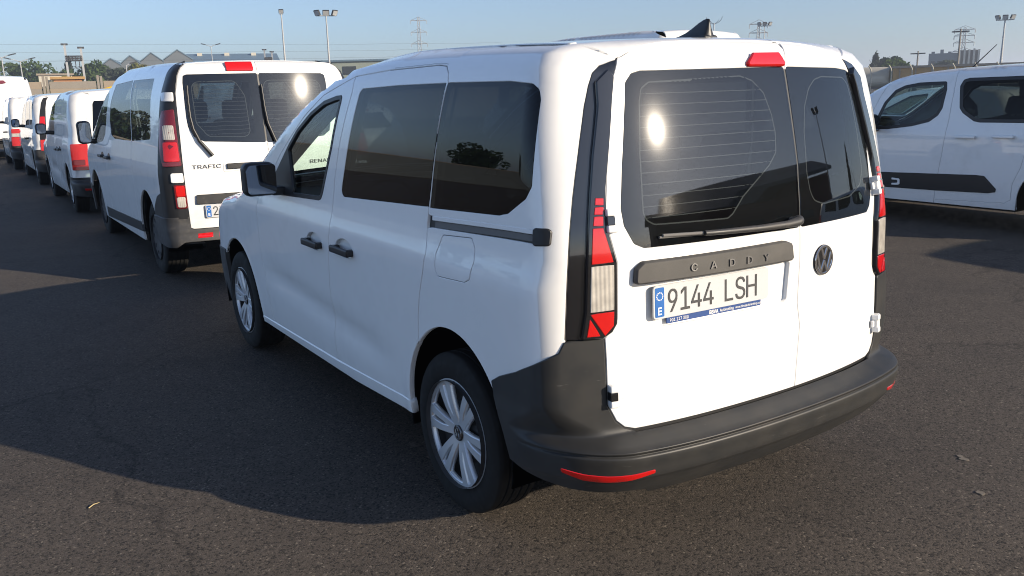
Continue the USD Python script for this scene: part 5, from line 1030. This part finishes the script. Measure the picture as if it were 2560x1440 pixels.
def background():
    # works hall with four gables
    V = thing('factory_hall', 'long grey industrial hall with four blue roofed gables behind the trees', 'building', (30.0, 214.0, 0), -14)
    n, w, l, e = 4, 6.2, 40.0, 9.6
    ws_ = [4.1, 4.1, 5.0, 6.4]; x = 0
    for i, w in enumerate(ws_):
        eh = 9.4+.35*i; top = eh+1.5+.25*i
        g = prism(flat((x, 0, 0), (1, 0, 0), (0, 0, 1)), Polygon([(0, 0), (w-.05, 0), (w-.05, eh), (w/2, top), (0, eh)]), 0, l if i < 3 else 8.0, 0, 9, 9, back=True); put('gable', g, greyclad, V)
        rf = move(gable_roof(w-.1, l if i < 3 else 10, top-eh, .15), (x, 0, eh+.05)); put('roof', rf, blueroof, V)
        x += w
    long = bx(x-w+1.2, x+17.5, 5, 30, 0, 9.2); put('long_wall', long, cream, V)
    put('long_roof', xf(gable_roof(25, 24.5, 3.1, .4), [[0, 1, 0], [-1, 0, 0], [0, 0, 1.0]], (x-w+2.0, 30, 9.3)), blueroof, V)
    for k in range(3):
        put('roof_vent', bx(x+1+k*6.5, x+2.2+k*6.5, 15, 16.5, 11.9, 12.75), cream, V)
    for k in range(9): put('window', bx(x-3+k*2.3, x-1.5+k*2.3, 4.93, 4.99, 6.4, 8.0), darkglass, V)
    V = thing('warehouse', 'low grey green flat roofed warehouse between the window van and the near van', 'building', (47.0, 122.5, 0), -33)
    put('wall', bx(-4, 22, 0, 14, 0, 6.5), leafwall, V); put('roof', bx(-4.3, 22.3, -.3, 14.3, 6.5, 6.75), blueroof, V); put('door', bx(3, 7, -.06, -.01, 0, 4.2), greyclad, V)
    for k in range(5): put('window', bx(-2+k*4.6, 0+k*4.6, -.07, -.01, 4.6, 5.8), darkglass, V)
    V = thing('house', 'small cream building showing between two trees', 'house', far(12.9, 167.5, 1.0)+(0,), -6)
    put('wall', bx(0, 5.2, 0, 6, 0, 6.2), cream, V); put('roof', bx(-.3, 5.5, -.3, 6.3, 6.2, 6.5), beigewall, V)
    for k in range(3): put('window', bx(1.0+k*1.5, 1.9+k*1.5, -.06, -.01, 3.9, 5.4), darkglass, V)
    V = thing('house', 'low orange walled building with flat roof behind the fence', 'house', (7.9, 97.6, 0), -6)
    put('wall', bx(0, 2.6, 0, 4, 0, 3.9), orangew, V); put('roof', bx(-.3, 2.9, -.3, 4.3, 3.9, 4.15), ochre, V); put('window', bx(.6, 1.4, -.06, -.01, 1.9, 3.0), darkglass, V)
    # concrete fence
    V = thing('concrete_fence', 'weathered concrete fence of stacked beams and tall posts behind the left row', 'fence', (-2.6, 50.5, 0), -6)
    for k in range(6):
        for j, z in enumerate((0, .62, 1.24, 1.86, 2.32)):
            put('panel', bx(k*2.6+.18, k*2.6+2.42, -.05+.01*(j % 2), .05+.01*(j % 2), z, z+(.57 if j < 4 else .36)), (paleconc, beigewall)[(k+j) % 2], V)
    for k in range(7):
        put('post', cat([bx(k*2.6-.14, k*2.6-.02, -.12, .12, 0, 2.98), bx(k*2.6+.02, k*2.6+.14, -.12, .12, 0, 2.94)]), paleconc, V)
    V = thing('low_wall', 'beige low wall running on from the concrete fence', 'wall', (5.6, 49.9, 0), -7)
    put('wall', bx(0, 26, -.15, .15, 0, 1.75), beigewall, V); put('coping', bx(-.1, 26.1, -.22, .22, 1.75, 1.9), paleconc, V); put('base', bx(0, 26, -.24, -.16, 0, .5), paleconc, V)
    V = thing('handrail', 'yellow tubular handrails stepping up over the wall', 'handrail', (3.25, 39.75, 0), -8)
    for k, (x0, z0) in enumerate(((.0, 2.02), (.52, 2.12), (.95, 2.30), (1.35, 2.42))):
        put('rail', path_tube([(x0, 0, z0-.62), (x0, 0, z0-.08), (x0+.06, 0, z0), (x0+.42, 0, z0+.03+.05*(k > 0)), (x0+.48, 0, z0-.05), (x0+.48, 0, z0-.62)], .05, 8), yellow, V)
        put('mid_rail', tube((x0, 0, z0-.32), (x0+.48, 0, z0-.30), .04, 6), yellow, V)
    put('platform', bx(-.3, 2.2, -.4, .6, 0, 1.42), paleconc, V)
    # masts and gantries
    gantry('concrete post railway gantry with dark lattice beam standing behind the concrete fence', *far(6.39, 72.68, 1.6), 1.75, 7.1, -9)
    gantry('small far railway gantry seen just above the window van roof', *far(31.55, 102.8, 1.5), 1.3, 8.6, -28)
    flood('slender mast with a flat T shaped lamp head above the window van', *far(18.0, 56.75, 1.7), 10.9, 1, -20, .12, .55)
    V = thing('light_mast', 'slender mast with two thin lamp wings above the window van roof', 'light mast', (0, 0, 0)) if 0 else None
    flood('mast carrying three floodlights side by side, above the window van', *far(19.29, 52.0, 1.7), 10.1, 3, -20, .12, .72)
    flood('mast with clustered floodlights at the far right above the family van', *far(55.53, 27.7, 1.7), 7.8, 3, -62, .13, .55)
    flood('short mast with floodlights just right of the roof aerial', *far(54.92, 46.6, 1.7), 9.5, 3, -46, .10, .55)
    pylon('lattice pylon with three cross arms behind the near van roof', *far(76.8, 148.6, 1.4), 21.5, (14.6, 17.6, 20.6), 2.1, 1.5, -25)
    pylon('dark lattice pylon with several arms standing at the ruined block', *far(163.8, 90.2, 1.25), 13.6, (8.2, 10.2, 11.8, 13.2), 2.2, 1.3, -58)
    pylon('distant pylon just right of the roof aerial', *far(104.0, 89.2, 1.4), 14.4, (10.6, 12.4, 14.2), 1.9, 1.2, -46)
    V = thing('power_pole', 'pole with a forked bracket directly behind the roof aerial', 'pole', far(106.8, 101.0, 1.0)+(0,), -46); put('post', tube((0, 0, 0), (0, 0, 11.7), .10, 6), galv, V)
    put('bracket', cat([path_tube([(-1.3*math.sin(t), 0, 11.6+1.2*(1-math.cos(t))/1.0) for t in np.linspace(-1.5, 1.5, 12)], .035, 5), tube((0, 0, 11.4), (-.8, 0, 12.2), .03, 4), tube((0, 0, 11.4), (.8, 0, 12.2), .03, 4)]), steel, V)
    for lab, x, y, h in (('thin bare pole in front of the ruined block', 58.73, 32.33, 7.2), ('thin bare pole above the white bent rail fence', 65.95, 39.8, 5.4)):
        px, py = far(x, y, 1.6); V = thing('power_pole', lab, 'pole', (px, py, 0), -60); put('post', tube((0, 0, 0), (0, 0, h), .14, 8, .09), paleconc, V); put('cross_arm', bx(-.9, .9, -.06, .06, h-.4, h-.25), steel, V)
    street('grey twin headed street lamp at the left edge of the picture', *far(2.44, 78.05, 1.5), 7.0, .9, -5)
    street('twin headed street lamp standing in front of the left bushy tree', *far(4.44, 87.94, 1.4), 6.8, 1.1, -5)
    street('far twin armed street lamp rising beyond the hall roof', *far(28.3, 114.2, 1.3), 10.2, .9, -15)
    street('single pale street lamp in front of the green trees', *far(13.6, 90.0, 1.3), 6.0, .6, -5, 1)
    # wires
    for k, (z, dz) in enumerate(((6.6, .5), (8.0, .6), (9.2, .4))):
        a = np.array([-40, 118+6*k, z]); b = np.array([90, 128+6*k, z+1.5]); t = np.linspace(0, 1, 30)[:, None]; p = a*(1-t)+b*t; p[:, 2] -= dz*4*(t[:, 0]*(1-t[:, 0]))
        put('overhead_wire', path_tube(p, .012, 4), steel, label=('lowest', 'middle', 'uppermost')[k]+' overhead railway wire crossing the sky at left', category='wire')
    # trees
    T = [('bushy green tree at the far left edge behind the fence', 8.2, 137.8, 1.35, 9.6, 8.0, leaf_a, 1, 'round'), ('dark cedar like tree behind the railway gantry', 13.0, 127.3, 1.4, 9.2, 5.6, leaf_b, 2, 'cone'), ('dense green tree right of the railway gantry', 14.1, 117.0, 1.45, 9.0, 5.6, leaf_a, 3, 'round'),
         ('olive green tree before the hall gables', 17.3, 121.6, 1.4, 8.0, 5.0, leaf_d, 4, 'round'), ('yellowish tree before the long hall roof', 19.6, 116.2, 1.45, 8.7, 4.6, leaf_c, 5, 'round'), ('small green bush right of the cream building', 9.6, 110.0, 1.3, 5.3, 4.2, leaf_c, 6, 'round'),
         ('small tree top peeking over the near van roof', 65.5, 132.0, 1.3, 10.6, 3.6, leaf_b, 7, 'round'), ('grey green tree beside the near van right lamp', 105.9, 70.2, 1.3, 6.2, 3.4, leaf_d, 8, 'cone'), ('dark tree behind the bent rail fence', 106.7, 68.8, 1.32, 6.6, 4.0, leaf_b, 9, 'round'),
         ('light green bush behind the bent rail fence', 90.4, 57.3, 1.3, 4.8, 5.2, leaf_a, 10, 'round'), ('tiny far tree left of the ruined block', 128.0, 74.0, 1.2, 4.6, 5.0, leaf_b, 11, 'round'), ('round dark tree at the foot of the ruined block', 140.0, 79.0, 1.1, 5.0, 5.0, leaf_d, 12, 'round'), ('low green tree behind the olive one', 25.0, 140.0, 1.3, 7.2, 6.0, leaf_b, 13, 'round')]
    for lab, x, y, k, h, w, lf, sd, kd in T: tree(lab, *far(x, y, k), h, w, lf, sd, 3600, kd, .34 if h > 6 else .25)
    # right side: wagon, fences, ruined block, hills
    V = thing('freight_wagon', 'long ochre and cream freight wagon standing beyond the family van', 'wagon', far(59.9, 40.2, 1.35)+(0,), -60)
    put('wagon_body', bx(2.5, 16, -1.4, 1.4, 1.1, 2.9), ochre, V); put('wagon_roof', bx(2.3, 16.2, -1.5, 1.5, 2.9, 3.12), beigewall, V); put('tank', xf(revolve([(0, 0), (.95, .1), (1.05, .6), (1.05, 11.4), (.95, 11.9), (0, 12)], 24, 'x'), np.eye(3), (-9.8, 0, 2.05)), cream, V)
    put('chassis', bx(-10, 16, -1.3, 1.3, .8, 1.05), steel, V)
    for k in range(9): put('rib', bx(3.1+k*1.5, 3.22+k*1.5, -1.46, -1.41, 1.15, 2.88), beigewall, V)
    for x in (-9, -7, 0, 2, 4.5, 6.5, 13, 15): put('wheel', xf(revolve([(0, 0), (.42, 0), (.46, .03), (.46, .1), (0, .1)], 20, 'y'), np.eye(3), (x, -.85, .46)), steel, V)
    V = thing('rail_fence', 'white tubular fence with bent over post tops beyond the family van bonnet', 'fence', (36.6, 26.6, 0), -60)
    for k in range(9): put('post', path_tube([(k*.95, 0, 0), (k*.95, 0, 2.0), (k*.95-.03, 0, 2.2), (k*.95-.14, 0, 2.38)], .035, 6), cream, V)
    for z in (.55, 1.05, 1.55): put('rail', tube((-.3, 0, z), (8.0, 0, z), .022, 5), cream, V)
    V = thing('ruined_block', 'tall grey derelict block with a pale pillared end on the right skyline', 'building', far(154.5, 87.3, 1.25)+(0,), -60)
    put('wall', bx(-4.5, 1.5, -3, 3, 0, 7.5), greyclad, V); put('wall', bx(1.5, 5.6, -2.8, 3, 0, 8.0), paleconc, V)
    for k in range(5): put('pillar', bx(1.6+k*.95, 2.0+k*.95, -3.3, -2.85, 0, 8.1+.2*(k % 2)), cream, V)
    for x, z in ((-4, 7.9), (-2.2, 8.3), (-.6, 7.8)): put('parapet_stub', bx(x, x+.7, -3, -2, 7.5, z), greyclad, V)
    for k in range(4): put('window', bx(-4+k*1.35, -3.2+k*1.35, -3.06, -3.01, 4.4, 5.8), darkglass, V)
    put('annexe', bx(-10, -4.55, -2, 3, 0, 4.9), greyclad, V)
    # hills
    r = np.random.default_rng(4); xs = np.linspace(0, 1, 60); a, b = np.array([560., 640.]), np.array([900., 120.]); v, f = [], []
    for t in xs:
        p = a*(1-t)+b*t; h = 5+15*t+4*math.sin(t*9)+2.5*math.sin(t*31)+r.normal(0, .5)
        for q, z in ((0, -1), (.03, h), (.25, h*1.15), (.6, -1)): v.append((p[0]*(1+q), p[1]*(1+q), z))
    for i in range(59):
        for j in range(3): q = i*4+j; f += [(q, q+4, q+5), (q, q+5, q+1)]
    m = trimesh.Trimesh(np.array(v), np.array(f), process=False); put('hills', m, hillmat, smooth=True, kind='structure')
    # behind the camera: what the windows mirror
    V = thing('depot_building', 'dark brick depot building out of view behind the camera, mirrored in the rear windows', 'building', (30.0, -27.0, 0), 17)
    put('wall', bx(-16, 16, -12, 0, 0, 7.3), brickw, V); put('roof', xf(gable_roof(12.6, 32.6, 2.2, .5), [[0, 1, 0], [-1, 0, 0], [0, 0, 1.0]], (-16.3, .3, 7.3)), greyclad, V)
    for k in range(6): put('window', bx(-15+k*4.4, -12.6+k*4.4, .01, .06, 1.4, 3.2), darkglass, V)
    put('door', bx(12, 13.4, .01, .06, 0, 2.3), greyclad, V)
leafwall = dusty('green_grey_wall', (.24, .27, .23), .7, dirt=(.18, .19, .16), amount=.4, scale=.3)
hillmat = dusty('hill_scrub', (.10, .11, .085), .95, dirt=(.30, .27, .23), amount=.6, scale=.05)
brickw = dusty('depot_brick', (.16, .075, .05), .9, dirt=(.08, .05, .04), amount=.5, scale=.6)

def behind():
    """A light mast behind the camera, which the right rear window mirrors."""
    flood('light mast out of view behind the camera, mirrored in the right rear window', 35.5, -17.5, 10.2, 2, 30, .11, .6)
    tree('tree out of view beside the depot building behind the camera', 62.0, -21, 9.5, 4.4, leaf_b, 21, 1500, 'cone', .25)
    V = thing('brick_wall', 'low brick boundary wall out of view along the left side of the lot', 'wall', (-70.0, 66.0, 0), -8)
    put('wall', bx(0, 62, -.2, .2, 0, 2.4), greyclad, V); put('coping', bx(-.1, 62.1, -.28, .28, 2.4, 2.55), paleconc, V)
    for k, (x, y, h, w) in enumerate(((-8, 112, 9.5, 8), (-17, 118, 8.5, 7), (-24, 108, 10, 8), (-34, 120, 9, 8), (-52, 84, 9, 7), (-70, 90, 10, 9))):
        tree(('tall', 'broad', 'leafy', 'leaning', 'bushy', 'spreading')[k]+' green tree out of view to the left, beyond the boundary wall', x, y, h, w, (leaf_a, leaf_b, leaf_d)[k % 3], 30+k, 2200, 'round', .36)

hz = usdkit.material(stage, L+'haze_air', {'v': ('principled_volume', {'color': (.80, .86, .95), 'density': .0009, 'anisotropy': .35})}, [], volume='v.volume')
def haze():
    put('haze', bx(-1600, 1600, -1600, 1600, -1.5, 30), hz, kind='stuff')
def bits():
    straw = plain('dry_straw', (.45, .36, .18), .8)
    put('dry_twig', path_tube([(-2.105, 1.758, .005), (-2.085, 1.772, .009), (-2.062, 1.782, .006)], [.0022, .002, .001], 6), straw, label='short dry straw coloured twig lying on the sunlit asphalt, lower left', category='twig')
    r = np.random.default_rng(9)
    for lab, x, y in (('pale dried cement splash on the asphalt, farther from the bumper', 1.09, -.04), ('pale dried cement splash on the asphalt, nearer the bottom right', .85, -.25)):
        q = [Point(x+r.normal(0, .030), y+r.normal(0, .012)).buffer(r.uniform(.004, .013), quad_segs=3) for _ in range(9)]
        g = unary_union(q); g = max(getattr(g, 'geoms', [g]), key=lambda z: z.area).union(q[0]); g = max(getattr(g, 'geoms', [g]), key=lambda z: z.area)
        put('cement_splash', prism(flat((0, 0, .004), (1, 0, 0), (0, 1, 0)), g, 0, .003, .001, .1, .01), straw2, label=lab, category='splash')
straw2 = plain('dried_cement', (.15, .13, .105), .9)
build_caddy()
all_vans()
background()
behind()
haze()
bits()
